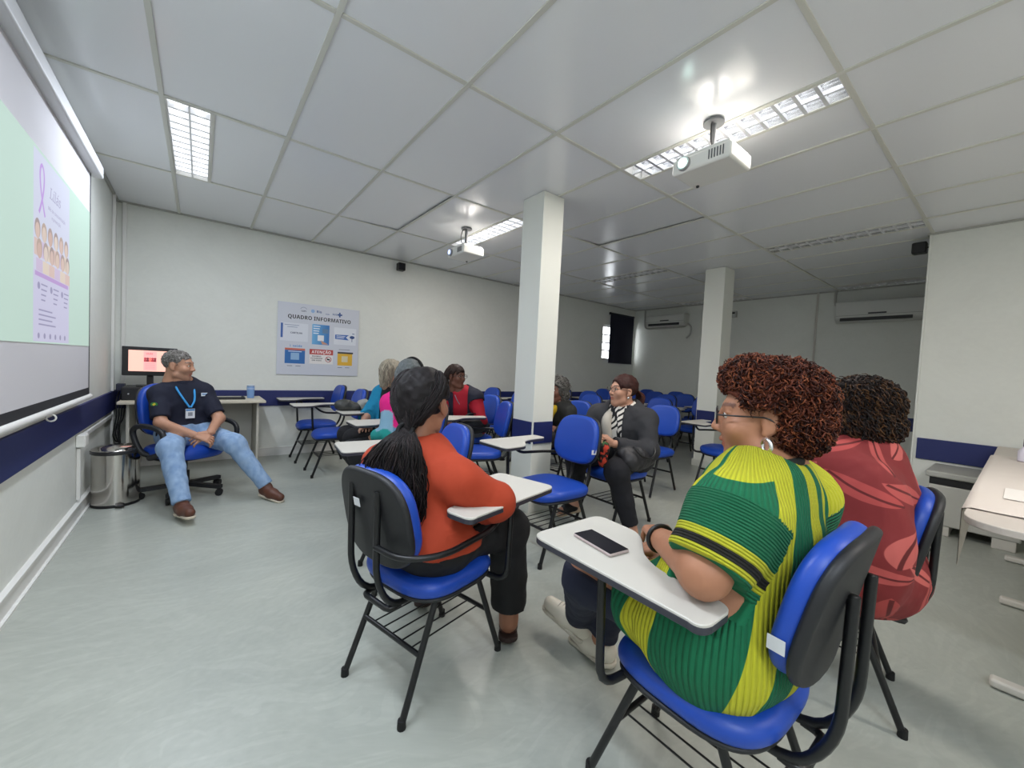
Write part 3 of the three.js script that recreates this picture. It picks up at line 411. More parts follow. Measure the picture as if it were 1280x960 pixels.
// ---------------------------------------------------------------- swivel chair
{
  const c = thing('office_chair', 'blue swivel office chair with black loop armrests', 'office chair', [0.58, 0, 1.25], 0.6);
  mesh('seat', shape(dome(0.48, 0.47, 0.075, 3, 0.6), v => { const q = Math.max(0, v.z - 0.12); v.y -= q * q * 1.6; v.y += 0.385; }), M.blue, c); mesh('seat_shell', shape(dome(0.45, 0.44, 0.025, 3, 0), v => { v.y += 0.337; }), M.shell, c);
  mesh('backrest', shape(shape(dome(0.44, 0.44, 0.06, 3, 0.6), v => { v.set(v.x, -v.z, v.y + v.x * v.x * 0.6); }), v => { v.y += 0.70; v.z += -0.235 - (v.y - 0.7) * 0.14; }), M.blue, c); mesh('backrest_shell', shape(shape(dome(0.435, 0.435, 0.025, 3, 0), v => { v.set(v.x, -v.z, v.y + v.x * v.x * 0.6 - 0.04); }), v => { v.y += 0.70; v.z += -0.235 - (v.y - 0.7) * 0.14; }), M.shell, c);
  mesh('back_bar', tube([[0, 0.33, -0.05], [0, 0.33, -0.28], [0, 0.66, -0.30]], 0.022, 20, 8, 0.06), M.shell, c); mesh('column', lathe([[0, 0.07], [0.03, 0.07], [0.03, 0.2], [0.016, 0.2], [0.016, 0.33], [0.05, 0.335], [0, 0.335]], 20), M.black, c);
  for (let i = 0; i < 5; i++) { const a = i / 5 * Math.PI * 2 + 0.35, x = Math.sin(a), z = Math.cos(a); const l = mesh('base_arm', new THREE.BoxGeometry(0.045, 0.03, 0.29).translate(0, 0, 0.15).rotateX(0.06).translate(0, 0.092, 0).rotateY(a), M.shell, c); mesh('caster', merge([new THREE.CylinderGeometry(0.027, 0.027, 0.02, 16).rotateZ(Math.PI / 2).translate(0.014, 0.0275, 0), new THREE.CylinderGeometry(0.027, 0.027, 0.02, 16).rotateZ(Math.PI / 2).translate(-0.014, 0.0275, 0), new THREE.CylinderGeometry(0.012, 0.012, 0.05, 10).translate(0, 0.055, 0)]).rotateY(a + 0.5).translate(x * 0.28, 0, z * 0.28), M.rubber, l); }
  for (const s of [-1, 1]) { const l = [[0.2, 0.35, 0.0], [0.27, 0.36, 0.02], [0.285, 0.42, 0.17], [0.288, 0.55, 0.20], [0.288, 0.60, 0.10], [0.288, 0.60, -0.08], [0.285, 0.54, -0.15], [0.27, 0.40, -0.08], [0.2, 0.35, -0.03]].map(p => [s * p[0], p[1], p[2]]); mesh('armrest', spline(l, 0.02, 60, 10), M.shell, c); }
}
// ---------------------------------------------------------------- projectors, speakers, air conditioners, sensor
function projector(pos, lit, label) {
  const p = thing('projector', label, 'projector', pos);
  mesh('body', merge([rboxAt(0.25, 0.085, 0.33, 0.0, 0.0425, 0, 0.016, 3), rboxAt(0.23, 0.02, 0.3, 0.0, 0.09, 0, 0.008)]), M.plastic, p);
  mesh('lens_ring', new THREE.CylinderGeometry(0.036, 0.04, 0.03, 24).rotateZ(Math.PI / 2).translate(-0.128, 0.045, -0.09), std(0x9a9c9c, 0.4), p);
  mesh('lens_light', new THREE.CylinderGeometry(0.024, 0.024, 0.006, 24).rotateZ(Math.PI / 2).translate(-0.145, 0.045, -0.09), lit ? new THREE.MeshStandardMaterial({ color: 0xffffff, emissive: 0xd8fff4, emissiveIntensity: 9 }) : new THREE.MeshStandardMaterial({ color: 0x8fa6d8, emissive: 0xaabcff, emissiveIntensity: 1.2, roughness: 0.1 }), p);
  for (let i = 0; i < 6; i++) mesh('vent_slat', rboxAt(0.004, 0.05, 0.006, -0.126, 0.045, 0.05 + i * 0.015, 0.001, 1), std(0x5c5e5e, 0.6), p);
  mesh('mount_plate', rboxAt(0.14, 0.012, 0.14, 0, 0.106, 0, 0.003), M.metal, p); mesh('mount_pole', merge([new THREE.CylinderGeometry(0.016, 0.016, H - pos[1] - 0.11, 16).translate(0, 0.11 + (H - pos[1] - 0.11) / 2, 0), new THREE.CylinderGeometry(0.055, 0.055, 0.012, 24).translate(0, H - pos[1] - 0.01, 0)]), M.grey, p);
  mesh('mount_cable', spline([[-0.03, 0.1, 0.02], [-0.075, 0.15, 0.03], [-0.06, H - pos[1] - 0.05, 0.02], [-0.01, H - pos[1] - 0.012, 0.0]], 0.005, 20, 6), M.black, p);
  mesh('foot', new THREE.CylinderGeometry(0.01, 0.008, 0.012, 12).translate(0.09, -0.004, -0.12), M.black, p);
}
projector([2.93, 2.345, 4.37], true, 'white ceiling projector with its lens shining');
projector([2.85, 2.33, 1.84], false, 'white ceiling projector in front of the long lit tube light by the pillar');
function speaker(pos, yaw, label) { const s = thing('speaker', label, 'speaker', pos, yaw); mesh('cabinet', rboxAt(0.1, 0.105, 0.1, 0, 0, 0.08, 0.012, 3), M.black, s); mesh('grille', rboxAt(0.088, 0.092, 0.004, 0, 0, 0.131, 0.006), std(0x1a1a1c, 0.9), s); mesh('bracket', merge([rboxAt(0.03, 0.05, 0.006, 0, 0.0, 0.003, 0.002), rboxAt(0.012, 0.012, 0.04, 0, 0, 0.02, 0.003)]), M.black, s); }
speaker([2.86, 2.53, 0.0], 0, 'small black cube speaker high on the notice board wall');
speaker([6.15, 2.545, ZB], Math.PI, 'small black cube speaker by the corner of the projecting wall');
function airConditioner(z0, z1, y0, y1, label, hose) {
  const w = z1 - z0, h = y1 - y0, a = thing('air_conditioner', label, 'air conditioner', [XR - 0.004, y0, (z0 + z1) / 2], -Math.PI / 2);
  const s = new THREE.Shape(); s.moveTo(0, 0.02); s.lineTo(0.1, 0); s.quadraticCurveTo(0.19, 0.02, 0.2, 0.09); s.lineTo(0.2, h - 0.03); s.quadraticCurveTo(0.2, h, 0.17, h); s.lineTo(0, h); s.closePath();
  mesh('body', new THREE.ExtrudeGeometry(s, { depth: w, bevelEnabled: false, curveSegments: 8 }).rotateY(-Math.PI / 2).translate(w / 2, 0, 0), std(0xcfd0cb, 0.35), a);
  mesh('flap', rboxAt(w * 0.82, 0.05, 0.008, -w * 0.03, 0.045, 0.19, 0.003).rotateX(0), std(0x2a2c2c, 0.5), a); mesh('front_seam', rboxAt(w * 0.98, 0.005, 0.004, 0, 0.1, 0.2, 0.001), std(0x8c8e8a, 0.6), a); mesh('display', rboxAt(0.2, 0.022, 0.004, 0.0, 0.12, 0.2, 0.002), std(0x1c1d1e, 0.3), a); mesh('top_grille', rboxAt(w * 0.94, 0.006, 0.12, 0, h, 0.09, 0.002), std(0x8c8e8a, 0.6), a);
  for (const k of hose) mesh('pipe', spline(k, 0.018, 40, 8), std(0xb8b8b2, 0.6), a);
}
airConditioner(0.42, 1.28, 2.22, 2.46, 'small split air conditioner beside the blind with a drooping hose', [[[0.4, 0.02, 0.04], [0.3, -0.01, 0.05], [-0.3, -0.02, 0.05], [-0.5, -0.01, 0.04], [-0.56, 0.06, 0.04], [-0.57, 0.3, 0.04], [-0.57, 0.39, 0.04]], [[0.44, 0.05, 0.06], [0.52, -0.03, 0.08], [0.50, -0.16, 0.06], [0.42, -0.24, 0.05]]]);
airConditioner(3.70, 4.66, 2.12, 2.43, 'large split air conditioner beside the projecting wall', [[[-0.47, 0.28, 0.04], [-0.52, 0.3, 0.04], [-0.53, 0.4, 0.04], [-0.53, 0.5, 0.04]]]);
single('conduit', new THREE.CylinderGeometry(0.014, 0.014, H, 10).translate(XR - 0.03, H / 2, 3.42), M.offwhite, 'thin vertical conduit between the second pillar and the large air conditioner', 'conduit');
{ const s = thing('motion_sensor', 'small grey sensor box high on the wall past the second pillar', 'sensor', [XR, 2.33, 2.16], -Math.PI / 2); mesh('body', rboxAt(0.09, 0.12, 0.06, 0, 0.06, 0.035, 0.01), std(0xb9bab4, 0.5), s); mesh('eye', rboxAt(0.05, 0.03, 0.01, 0, 0.08, 0.066, 0.004), M.black, s); }
// ---------------------------------------------------------------- low cabinet and cloth-covered tables
{
  const b = thing('low_cabinet', 'low grey metal cabinet with a black slot under the navy rail', 'cabinet', [5.70, 0, 5.34]), gm = std(0xbdbcb4, 0.5);
  mesh('body', rboxAt(0.5, 0.33, 0.5, 0, 0.245, 0, 0.012), gm, b); mesh('lid', rboxAt(0.54, 0.05, 0.54, 0, 0.495, 0, 0.014, 3), std(0xa9a9a2, 0.45), b); mesh('slot_band', rboxAt(0.49, 0.06, 0.49, 0, 0.44, 0, 0.004), M.black, b); for (const s of [-1, 1]) mesh('plinth_foot', rboxAt(0.48, 0.085, 0.12, 0, 0.0425, s * 0.17, 0.006), M.offwhite, b);
}
const TH = 0.735;
function table(x0, x1, legsX, label, round) {
  const z0 = 5.43, z1 = 6.23, t = thing('folding_table', label, 'table', [(x0 + x1) / 2, 0, (z0 + z1) / 2]), w = x1 - x0, d = z1 - z0, s = new THREE.Shape(), r = 0.14, a = -w / 2, b = w / 2;
  s.moveTo(a + r, -d / 2); s.lineTo(b, -d / 2); s.lineTo(b, d / 2); s.lineTo(a + r, d / 2); s.quadraticCurveTo(a, d / 2, a, d / 2 - r); s.lineTo(a, -d / 2 + r); s.quadraticCurveTo(a, -d / 2, a + r, -d / 2);
  mesh('top', new THREE.ExtrudeGeometry(s, { depth: 0.02, bevelEnabled: true, bevelSize: 0.004, bevelThickness: 0.003, bevelSegments: 2, curveSegments: 10 }).rotateX(Math.PI / 2).translate(0, TH - 0.003, 0), std(0xc9c0b6, 0.45), t);
  for (const x of legsX) { const lx = x - (x0 + x1) / 2; const l = mesh('leg', rboxAt(0.05, TH - 0.065, 0.07, lx, (TH - 0.065) / 2 + 0.04, 0.02, 0.006), M.offwhite, t); mesh('foot', rboxAt(0.055, 0.035, 0.66, lx, 0.0215, 0.02, 0.012, 3), M.offwhite, l); }
}
table(2.80, 4.72, [3.22, 4.26], 'beige folding table with a rounded end and white cloth');
table(4.74, 6.0, [5.2], 'beige folding table pushed against the projecting wall');
{
  // cloth lies on the tables from x 3.05 to 5.1 and hangs down at one corner
  const nx = 60, nz = 50, pos = [], idx = []; const x0 = 3.02, x1 = 5.2, z0 = 5.30, z1 = 6.3;
  for (let j = 0; j <= nz; j++) for (let i = 0; i <= nx; i++) {
    const u = i / nx, v = j / nz; let x = x0 + (x1 - x0) * u, z = z0 + (z1 - z0) * v, y = TH + 0.005 + 0.0015 * noise(x * 14, z * 14, 3);
    const drop = 5.425 - z; if (drop > 0) { const f = Math.max(0.25, 1 - (x - x0) * 1.1); y -= drop * (1 + f * 0.9); z = 5.414; } const d2 = z - 6.24; if (d2 > 0) { y -= d2 * 1; z = 6.243; }
    pos.push(x, y, z);
  }
  for (let j = 0; j < nz; j++) for (let i = 0; i < nx; i++) { const a = j * (nx + 1) + i, b = a + 1, c = a + nx + 1, d = c + 1; idx.push(a, c, b, b, c, d); }
  const g = new THREE.BufferGeometry(); g.setAttribute('position', new THREE.Float32BufferAttribute(pos, 3)); g.setIndex(idx); g.computeVertexNormals();
  const back = g.clone().translate(0, -0.0025, 0.002); const bi = back.index.array; for (let i = 0; i < bi.length; i += 3) [bi[i], bi[i + 1]] = [bi[i + 1], bi[i]];
  back.computeVertexNormals(); single('tablecloth', mergeGeometries([g, back]), std(0xd8cfc6, 0.9), 'thin white tablecloth with a hanging corner', 'tablecloth');
  single('paper_sheet', rboxAt(0.30, 0.002, 0.22, 3.5, TH + 0.009, 5.62, 0.0005, 1), std(0xe9e4dd, 0.8), 'white sheet of paper on the cloth near the rounded table end', 'paper', undefined, 0);
  const p = thing('pump_bottle', 'small white and violet bottle on the tablecloth', 'bottle', [4.95, TH + 0.006, 5.575]); mesh('body', lathe([[0, 0], [0.04, 0], [0.042, 0.01], [0.042, 0.07], [0.02, 0.1], [0, 0.1]], 24), std(0xdad6e2, 0.4), p); mesh('cap', lathe([[0.02, 0.1], [0.022, 0.1], [0.022, 0.15], [0, 0.155]], 20), std(0x5a4f7c, 0.5), p);
}
// phone on the tablet of the nearest chair
{ const ph = thing('phone', 'dark smartphone lying on a writing tablet', 'phone', [1.568, 0.7045, 4.826], -0.12); mesh('body', rboxAt(0.072, 0.009, 0.15, 0, 0.0045, 0, 0.004, 3), std(0xb9a9a6, 0.35), ph); mesh('glass', rboxAt(0.068, 0.0012, 0.146, 0, 0.0094, 0, 0.0005, 1), std(0x17151d, 0.12), ph); }

// ---------------------------------------------------------------- people
const add3 = (a, b) => [a[0] + b[0], a[1] + b[1], a[2] + b[2]], sub3 = (a, b) => [a[0] - b[0], a[1] - b[1], a[2] - b[2]], mul3 = (a, s) => [a[0] * s, a[1] * s, a[2] * s], lerp3 = (a, b, t) => [0, 1, 2].map(i => a[i] + (b[i] - a[i]) * t), len3 = a => Math.hypot(...a), nrm3 = a => mul3(a, 1 / (len3(a) || 1)), dot3 = (a, b) => a[0] * b[0] + a[1] * b[1] + a[2] * b[2];
const skinMat = () => new THREE.MeshPhysicalMaterial({ color: 0xffffff, vertexColors: true, roughness: 0.55, sheen: 0.15, sheenRoughness: 0.6 });
const cloth = (c, r = 0.88, o = {}) => std(c, r, o);
function headGeo(o, skin, hairC) {
  const f = o.full || 0, j = o.jaw || 0, P = [
    ell([0, 0.038, -0.014], [0.074, 0.08, 0.093], { k: 0.02 }), ell([0, -0.03, 0.026], [0.058 + f, 0.076, 0.063], { k: 0.03 }), ell([0, -0.094, 0.056], [0.024 + j, 0.02, 0.024], { k: 0.028 }),
    cap([-0.05 - f, -0.07, 0.005], [-0.012, -0.096, 0.05], 0.014 + j, 0.016, { k: 0.03 }), cap([0.05 + f, -0.07, 0.005], [0.012, -0.096, 0.05], 0.014 + j, 0.016, { k: 0.03 }),
    ell([-0.037, -0.022, 0.058], [0.024 + f, 0.024, 0.024], { k: 0.025 }), ell([0.037, -0.022, 0.058], [0.024 + f, 0.024, 0.024], { k: 0.025 }),
    cap([-0.034, 0.03, 0.073], [0.034, 0.03, 0.073], 0.011, 0.011, { k: 0.018 }), ell([-0.031, 0.012, 0.094], [0.017, 0.011, 0.014], { sub: true, k: 0.012 }), ell([0.031, 0.012, 0.094], [0.017, 0.011, 0.014], { sub: true, k: 0.012 }),
    cap([0, 0.016, 0.084], [0, -0.022, 0.103], 0.008, 0.0105, { k: 0.012 }), ell([-0.012, -0.027, 0.092], [0.009, 0.008, 0.01], { k: 0.008 }), ell([0.012, -0.027, 0.092], [0.009, 0.008, 0.01], { k: 0.008 }),
    cap([-0.021, -0.057, 0.074], [0, -0.054, 0.087], 0.005, 0.0065, { k: 0.008 }), cap([0.021, -0.057, 0.074], [0, -0.054, 0.087], 0.005, 0.0065, { k: 0.008 }), cap([-0.018, -0.067, 0.073], [0.018, -0.067, 0.073], 0.006, 0.006, { k: 0.008 }), ell([0, -0.066, 0.08], [0.014, 0.006, 0.008], { k: 0.008 }), cap([-0.02, -0.061, 0.088], [0.02, -0.061, 0.088], 0.002, 0.002, { sub: true, k: 0.005 }),
    cap([0, -0.05, -0.03], [0, -0.13, -0.045], 0.05 + f * 0.6, 0.052 + f * 0.6, { k: 0.03 }),
  ];
  for (const s of [-1, 1]) { P.push(ell([s * 0.077, 0.0, -0.012], [0.009, 0.031, 0.019], { k: 0.008 })); P.push(ell([s * 0.088, 0.004, -0.008], [0.006, 0.02, 0.01], { sub: true, k: 0.006 })); P.push(ell([s * 0.076, -0.027, -0.003], [0.007, 0.01, 0.009], { k: 0.006 })); P.push(cap([s * 0.046, 0.016, 0.074], [s * 0.018, 0.0185, 0.083], 0.0045, 0.0045, { k: 0.006 })); }
  const g = Field.of(P, 0.0042, 0.012).mesh(), c0 = new THREE.Color(skin), lip = c0.clone().multiply(new THREE.Color(0.92, 0.62, 0.6)), hc = new THREE.Color(hairC);
  return tint(g, (c, x, y, z) => {
    c.copy(c0); const ax = Math.abs(x);
    if (y > -0.073 && y < -0.05 && z > 0.064 && ax < 0.024 - Math.abs(y + 0.061) * 0.5) c.copy(lip);
    const by = 0.031 + 0.006 * Math.sin((ax - 0.012) / 0.036 * 2.4); if (Math.abs(y - by) < 0.0048 && ax > 0.012 && ax < 0.05 && z > 0.05) c.lerp(hc, 0.75);
    if (o.stubble && z > -0.01 && y < -0.035 && ax < 0.07) { const n = fbm(x * 160, y * 160, z * 160, 2); c.lerp(o.stubble, 0.28 + 0.3 * n); }
    c.multiplyScalar(1 + 0.05 * noise(x * 90, y * 90, z * 90));
  });
}
const handCache = {};
function handGeo(side, curl, spread = 1) {         // fingers along +z, palm faces -y; side +1 = left hand (thumb towards -x)
  const key = side + '_' + curl + '_' + spread; if (handCache[key]) return handCache[key].clone();
  const P = [], xs = [-0.029, -0.010, 0.010, 0.028], ln = [0.066, 0.074, 0.069, 0.053];
  P.push(cap([0, 0, -0.03], [0, 0, 0.012], 0.025, 0.024, { k: 0.02, n: [0, 1, 0], s: 0.72 }));
  xs.forEach((x, i) => {
    x *= -side; P.push(cap([x * 0.6, 0, 0.008], [x, 0.001, 0.08], 0.0135, 0.0115, { k: 0.014 }));
    let p = [x, 0, 0.082], a = curl * 0.35, fx = x * 1.6 * spread; [0.45, 0.32, 0.23].forEach((q, k) => { const L = ln[i] * q, b = [p[0] + fx * q * 0.35, p[1] - Math.sin(a) * L, p[2] + Math.cos(a) * L]; P.push(cap(p, b, 0.0092 - k * 0.0008, 0.0084 - k * 0.0008, { k: k ? 0.004 : 0.008 })); p = b; a += curl * (0.75 + 0.1 * i); });
  });
  const t = -side; P.push(cap([t * 0.016, -0.004, 0.016], [t * 0.04, -0.012, 0.05], 0.015, 0.0115, { k: 0.014 })); P.push(cap([t * 0.04, -0.012, 0.05], [t * (0.047 - curl * 0.012), -0.018 - curl * 0.008, 0.078], 0.0105, 0.0092, { k: 0.005 })); P.push(cap([t * (0.047 - curl * 0.012), -0.018 - curl * 0.008, 0.078], [t * (0.046 - curl * 0.022), -0.024 - curl * 0.014, 0.1], 0.0092, 0.0075, { k: 0.004 }));
  handCache[key] = Field.of(P, 0.0036, 0.01).mesh(); return handCache[key].clone();
}
const basis = (x, y, z, p) => new THREE.Matrix4().makeBasis(V(...x), V(...y), V(...z)).setPosition(...p);
function handAt(wrist, dir, palm, side, curl, skin, s = 1) {
  const z = V(...dir).normalize(), y = V(...palm).negate(); y.addScaledVector(z, -y.dot(z)).normalize(); const x = V(0, 0, 0).crossVectors(y, z);
  const g = handGeo(side, curl).applyMatrix4(new THREE.Matrix4().makeBasis(x, y, z).scale(V(s, s, s)).setPosition(...wrist)); const c0 = new THREE.Color(skin); return tint(g, (c, a, b, d) => c.copy(c0).multiplyScalar(1 + 0.06 * noise(a * 80, b * 80, d * 80)));
}
const strip = g => { for (const k of Object.keys(g.attributes)) if (!['position', 'normal', 'color'].includes(k)) g.deleteAttribute(k); return g; };
function strands(list, sides = 4) {              // list of {pts, r, c}: tapering locks merged into one geometry
  const pos = [], col = [], idx = [], q = V(0, 0, 0), t = V(0, 0, 0), n = V(0, 0, 0), b = V(0, 0, 0);
  for (const s of list) {
    const m = s.pts.length, base = pos.length / 3;
    for (let i = 0; i < m; i++) {
      q.set(...s.pts[i]); t.set(...s.pts[Math.min(m - 1, i + 1)]).sub(b.set(...s.pts[Math.max(0, i - 1)])).normalize(); n.set(0.31, 0.2, 0.93).cross(t).normalize(); b.crossVectors(t, n);
      const u = i / (m - 1), r = s.r * (u < 0.12 ? 0.55 + u * 3.75 : 1 - 0.75 * Math.pow((u - 0.12) / 0.88, 2.2));
      for (let j = 0; j < sides; j++) { const a = j / sides * Math.PI * 2, x = Math.cos(a) * r, y = Math.sin(a) * r; pos.push(q.x + n.x * x + b.x * y, q.y + n.y * x + b.y * y, q.z + n.z * x + b.z * y); col.push(s.c.r, s.c.g, s.c.b); }
      if (i) for (let j = 0; j < sides; j++) { const o = base + (i - 1) * sides, e = o + sides, k = (j + 1) % sides; idx.push(o + j, o + k, e + j, o + k, e + k, e + j); }
    }
    for (let j = 1; j < sides - 1; j++) { idx.push(base, base + j + 1, base + j); const e = base + (m - 1) * sides; idx.push(e, e + j, e + j + 1); }
  }
  const g = new THREE.BufferGeometry(); g.setAttribute('position', new THREE.Float32BufferAttribute(pos, 3)); g.setAttribute('color', new THREE.Float32BufferAttribute(col, 3)); g.setIndex(idx); g.computeVertexNormals(); return g;
}
const hairMat = new THREE.MeshPhysicalMaterial({ color: 0xffffff, vertexColors: true, roughness: 0.6, specularIntensity: 0.5 });
const mixHair = (cols) => { const c = new THREE.Color(cols[Math.floor(rnd() * cols.length)]); return c.multiplyScalar(rr(0.75, 1.25)); };
const hcB = new THREE.Color();
// hair in head space: cap over the cranium kept behind a hairline, plus locks
function hairCap(grow, cut, cols, extra = [], cell = 0.006, rough = 0.004) {
  const P = [ell([0, 0.042, -0.018], [0.076 + grow, 0.083 + grow, 0.096 + grow], { k: 0.02 }), ...extra];
  const f = Field.of(P, cell, 0.02); f.post((x, y, z, d) => Math.max(d + rough * fbm(x * 45, y * 45, z * 45, 3) * 2, cut(x, y, z)));
  return tint(f.mesh(), (c, x, y, z) => { c.set(cols[0]).lerp(hcB.set(cols[1]), Math.max(0, Math.min(1, 0.5 + 1.2 * fbm(x * 120, y * 60, z * 120, 2)))); });
}
function curls(blobs, n, cols, o = {}) {          // springy curls standing out of ellipsoids
  const out = []; const L = o.len || 0.045, R = o.rad || 0.0065, th = o.th || 0.0021, drop = o.drop ?? 0.4;
  let guard = 0; while (out.length < n && guard++ < n * 20) {
    const e = blobs[Math.floor(rnd() * blobs.length)], u = rr(-1, 1), a = rr(0, Math.PI * 2), s = Math.sqrt(1 - u * u), d = [s * Math.cos(a), u, s * Math.sin(a)], p = [e.c[0] + d[0] * e.r[0], e.c[1] + d[1] * e.r[1], e.c[2] + d[2] * e.r[2]];
    if (o.keep && !o.keep(p)) continue; let inside = false; for (const q of blobs) if (q !== e && Math.hypot((p[0] - q.c[0]) / q.r[0], (p[1] - q.c[1]) / q.r[1], (p[2] - q.c[2]) / q.r[2]) < 0.93) { inside = true; break; } if (inside) continue;
    const nn = nrm3([d[0] / e.r[0], d[1] / e.r[1], d[2] / e.r[2]]), tg = nrm3([rr(-1, 1) - nn[0] * 0.2, rr(-1, 0.6) - drop, rr(-1, 1) - nn[2] * 0.2]), t = nrm3(sub3(tg, mul3(nn, dot3(tg, nn) * 0.9))), b = [nn[1] * t[2] - nn[2] * t[1], nn[2] * t[0] - nn[0] * t[2], nn[0] * t[1] - nn[1] * t[0]], pts = [], ph = rr(0, 6), turns = rr(1.2, 2.4), l = L * rr(0.6, 1.2), rad = R * rr(0.6, 1.25), lift = rr(-0.006, o.lift ?? 0.009);
    for (let i = 0; i <= 12; i++) { const v = i / 12, an = ph + v * turns * Math.PI * 2, w = rad * Math.sin(Math.PI * Math.min(1, v * 0.9 + 0.1)); pts.push([0, 1, 2].map(k => p[k] + t[k] * (v - 0.5) * l + nn[k] * (lift + Math.cos(an) * w - 0.5 * (v - 0.5) * (v - 0.5) * l * 0.6) + b[k] * Math.sin(an) * w)); }
    out.push({ pts, r: th * rr(0.8, 1.3), c: mixHair(cols) });
  }
  return strands(out, 4);
}
function flow(n, cols, guide, th, seg = 14, wave = 0.004, sides = 4) { const out = []; for (let i = 0; i < n; i++) { const g = guide(rnd(), rnd(), rnd()), cv = new THREE.CatmullRomCurve3(g.map(p => V(...p))), pts = [], a = rr(0, 6), f = rr(4, 9); for (let k = 0; k <= seg; k++) { const u = k / seg, p = cv.getPoint(u), w = wave * Math.min(1, u * 2); pts.push([p.x + Math.sin(a + u * f * 2) * w, p.y, p.z + Math.cos(a * 1.7 + u * f * 2) * w]); } out.push({ pts, r: th * rr(0.7, 1.3), c: mixHair(cols) }); } return strands(out, sides); }

function person(spec, label) {
  const t = thing('person', label, 'person', [spec.pos[0], 0, spec.pos[1]]), o = [spec.pos[0], 0, spec.pos[1]];
  const fy = spec.yaw, F = [Math.sin(fy), 0, Math.cos(fy)], Lf = [Math.cos(fy), 0, -Math.sin(fy)], ty = spec.torsoYaw ?? fy, TF = [Math.sin(ty), 0, Math.cos(ty)], TL = [Math.cos(ty), 0, -Math.sin(ty)];
  const loc = (x, y, z) => [x * Lf[0] + z * F[0], y, x * Lf[2] + z * F[2]], tor = (x, y, z) => [x * TL[0] + z * TF[0], y, x * TL[2] + z * TF[2]], W3 = (k, d) => spec[k] ? sub3(spec[k], o) : d, b = { pelvis: 0.15, waist: 0.135, chest: 0.145, flat: 0.74, arm: 1, leg: 1, neck: 0.05, ...spec.build };
  const J = {}; J.hip = W3('hip', loc(0, 0.545, -0.07)); J.hipL = add3(J.hip, mul3(Lf, 0.085)); J.hipR = add3(J.hip, mul3(Lf, -0.085));
  J.head = W3('head', add3(tor(0, 1.08, -0.07), [0, 0, 0])); J.neck = W3('neck', add3(J.head, add3(mul3(TF, -0.035), [0, -0.145, 0])));
  J.chest = W3('chest', add3(lerp3(J.hip, J.neck, 0.68), mul3(TF, 0.0))); J.waist = W3('waist', add3(lerp3(J.hip, J.neck, 0.32), mul3(TF, -0.005)));
  const sw = spec.shoulder || 0.155, sd = spec.shoulderDrop ?? 0.055; J.shL = W3('shL', add3(J.neck, add3(mul3(TL, sw), [0, -sd, 0]))); J.shR = W3('shR', add3(J.neck, add3(mul3(TL, -sw), [0, -sd, 0])));
  J.elL = W3('elL', add3(J.shL, tor(0.05, -0.25, 0.03))); J.elR = W3('elR', add3(J.shR, tor(-0.05, -0.25, 0.03))); J.wrL = W3('wrL', loc(0.09, 0.62, 0.2)); J.wrR = W3('wrR', loc(-0.09, 0.62, 0.2));
  J.knL = W3('knL', loc(0.1, 0.505, 0.33)); J.knR = W3('knR', loc(-0.1, 0.505, 0.33)); J.anL = W3('anL', loc(0.11, 0.085, 0.34)); J.anR = W3('anR', loc(-0.11, 0.085, 0.34));
  J.toL = W3('toL', add3(J.anL, add3(mul3(F, 0.15), [0, -0.055, 0]))); J.toR = W3('toR', add3(J.anR, add3(mul3(F, 0.15), [0, -0.055, 0])));
  const am = b.arm, lm = b.leg, skin = spec.skin;
  const torso = (g) => [cap(J.hipL, J.hipR, b.pelvis * 0.78 + g, b.pelvis * 0.78 + g, { k: 0.06 }), cap(J.hip, J.waist, b.pelvis + g, b.waist + g, { n: TF, s: b.flat, k: 0.06 }), cap(J.waist, J.chest, b.waist + g, b.chest + g, { n: TF, s: b.flat, k: 0.05 }), cap(J.chest, lerp3(J.chest, J.neck, 0.6), b.chest + g, b.chest * 0.7 + g, { n: TF, s: b.flat, k: 0.05 }), cap(lerp3(J.neck, J.shL, 0.25), J.shL, 0.052 * am + g, 0.056 * am + g, { k: 0.05 }), cap(lerp3(J.neck, J.shR, 0.25), J.shR, 0.052 * am + g, 0.056 * am + g, { k: 0.05 }), ...(spec.extra ? spec.extra(g, J, tor, loc) : [])];
  const armP = (s, g, e) => { const a = J['sh' + s], m = J['el' + s], w = J['wr' + s], P = [], t1 = Math.min(1, e / 0.55), t2 = Math.max(0, (e - 0.55) / 0.45); P.push(cap(a, lerp3(a, m, t1), 0.053 * am + g, 0.053 * am + (0.043 - 0.053) * am * t1 + g, { k: 0.04 })); if (t2 > 0) P.push(cap(m, lerp3(m, w, t2), 0.043 * am + g, 0.043 * am + (0.029 - 0.043 * am) * t2 + g, { k: 0.025 })); return P; };
  const legP = (s, g, e) => { const a = J['hip' + s], m = J['kn' + s], w = J['an' + s], P = [cap(a, m, 0.088 * lm + g, 0.064 * lm + g, { k: 0.05 })]; if (e > 0) P.push(cap(m, lerp3(m, w, e), 0.062 * lm + g, (0.062 + (0.04 - 0.062) * e) * (lm * 0.6 + 0.4) + g * (spec.flare ?? 1), { k: 0.035 })); return P; };
  // body: one continuous skin
  const neckTop = add3(J.head, [0, -0.05, 0]);
  const B = [...torso(0), cap(J.neck, neckTop, b.neck + 0.008, b.neck, { k: 0.04 })]; for (const s of ['L', 'R']) { B.push(...armP(s, 0, 1), ...legP(s, 0, 1)); const a = J['an' + s], q = J['to' + s]; B.push(cap(add3(a, [0, -0.035, 0]), q, 0.034, 0.026, { k: 0.03 })); }
  const c0 = new THREE.Color(skin); const bodyG = tint(Field.of(B, 0.014).mesh(), (c, x, y, z) => c.copy(c0).multiplyScalar(1 + 0.05 * noise(x * 60, y * 60, z * 60)));
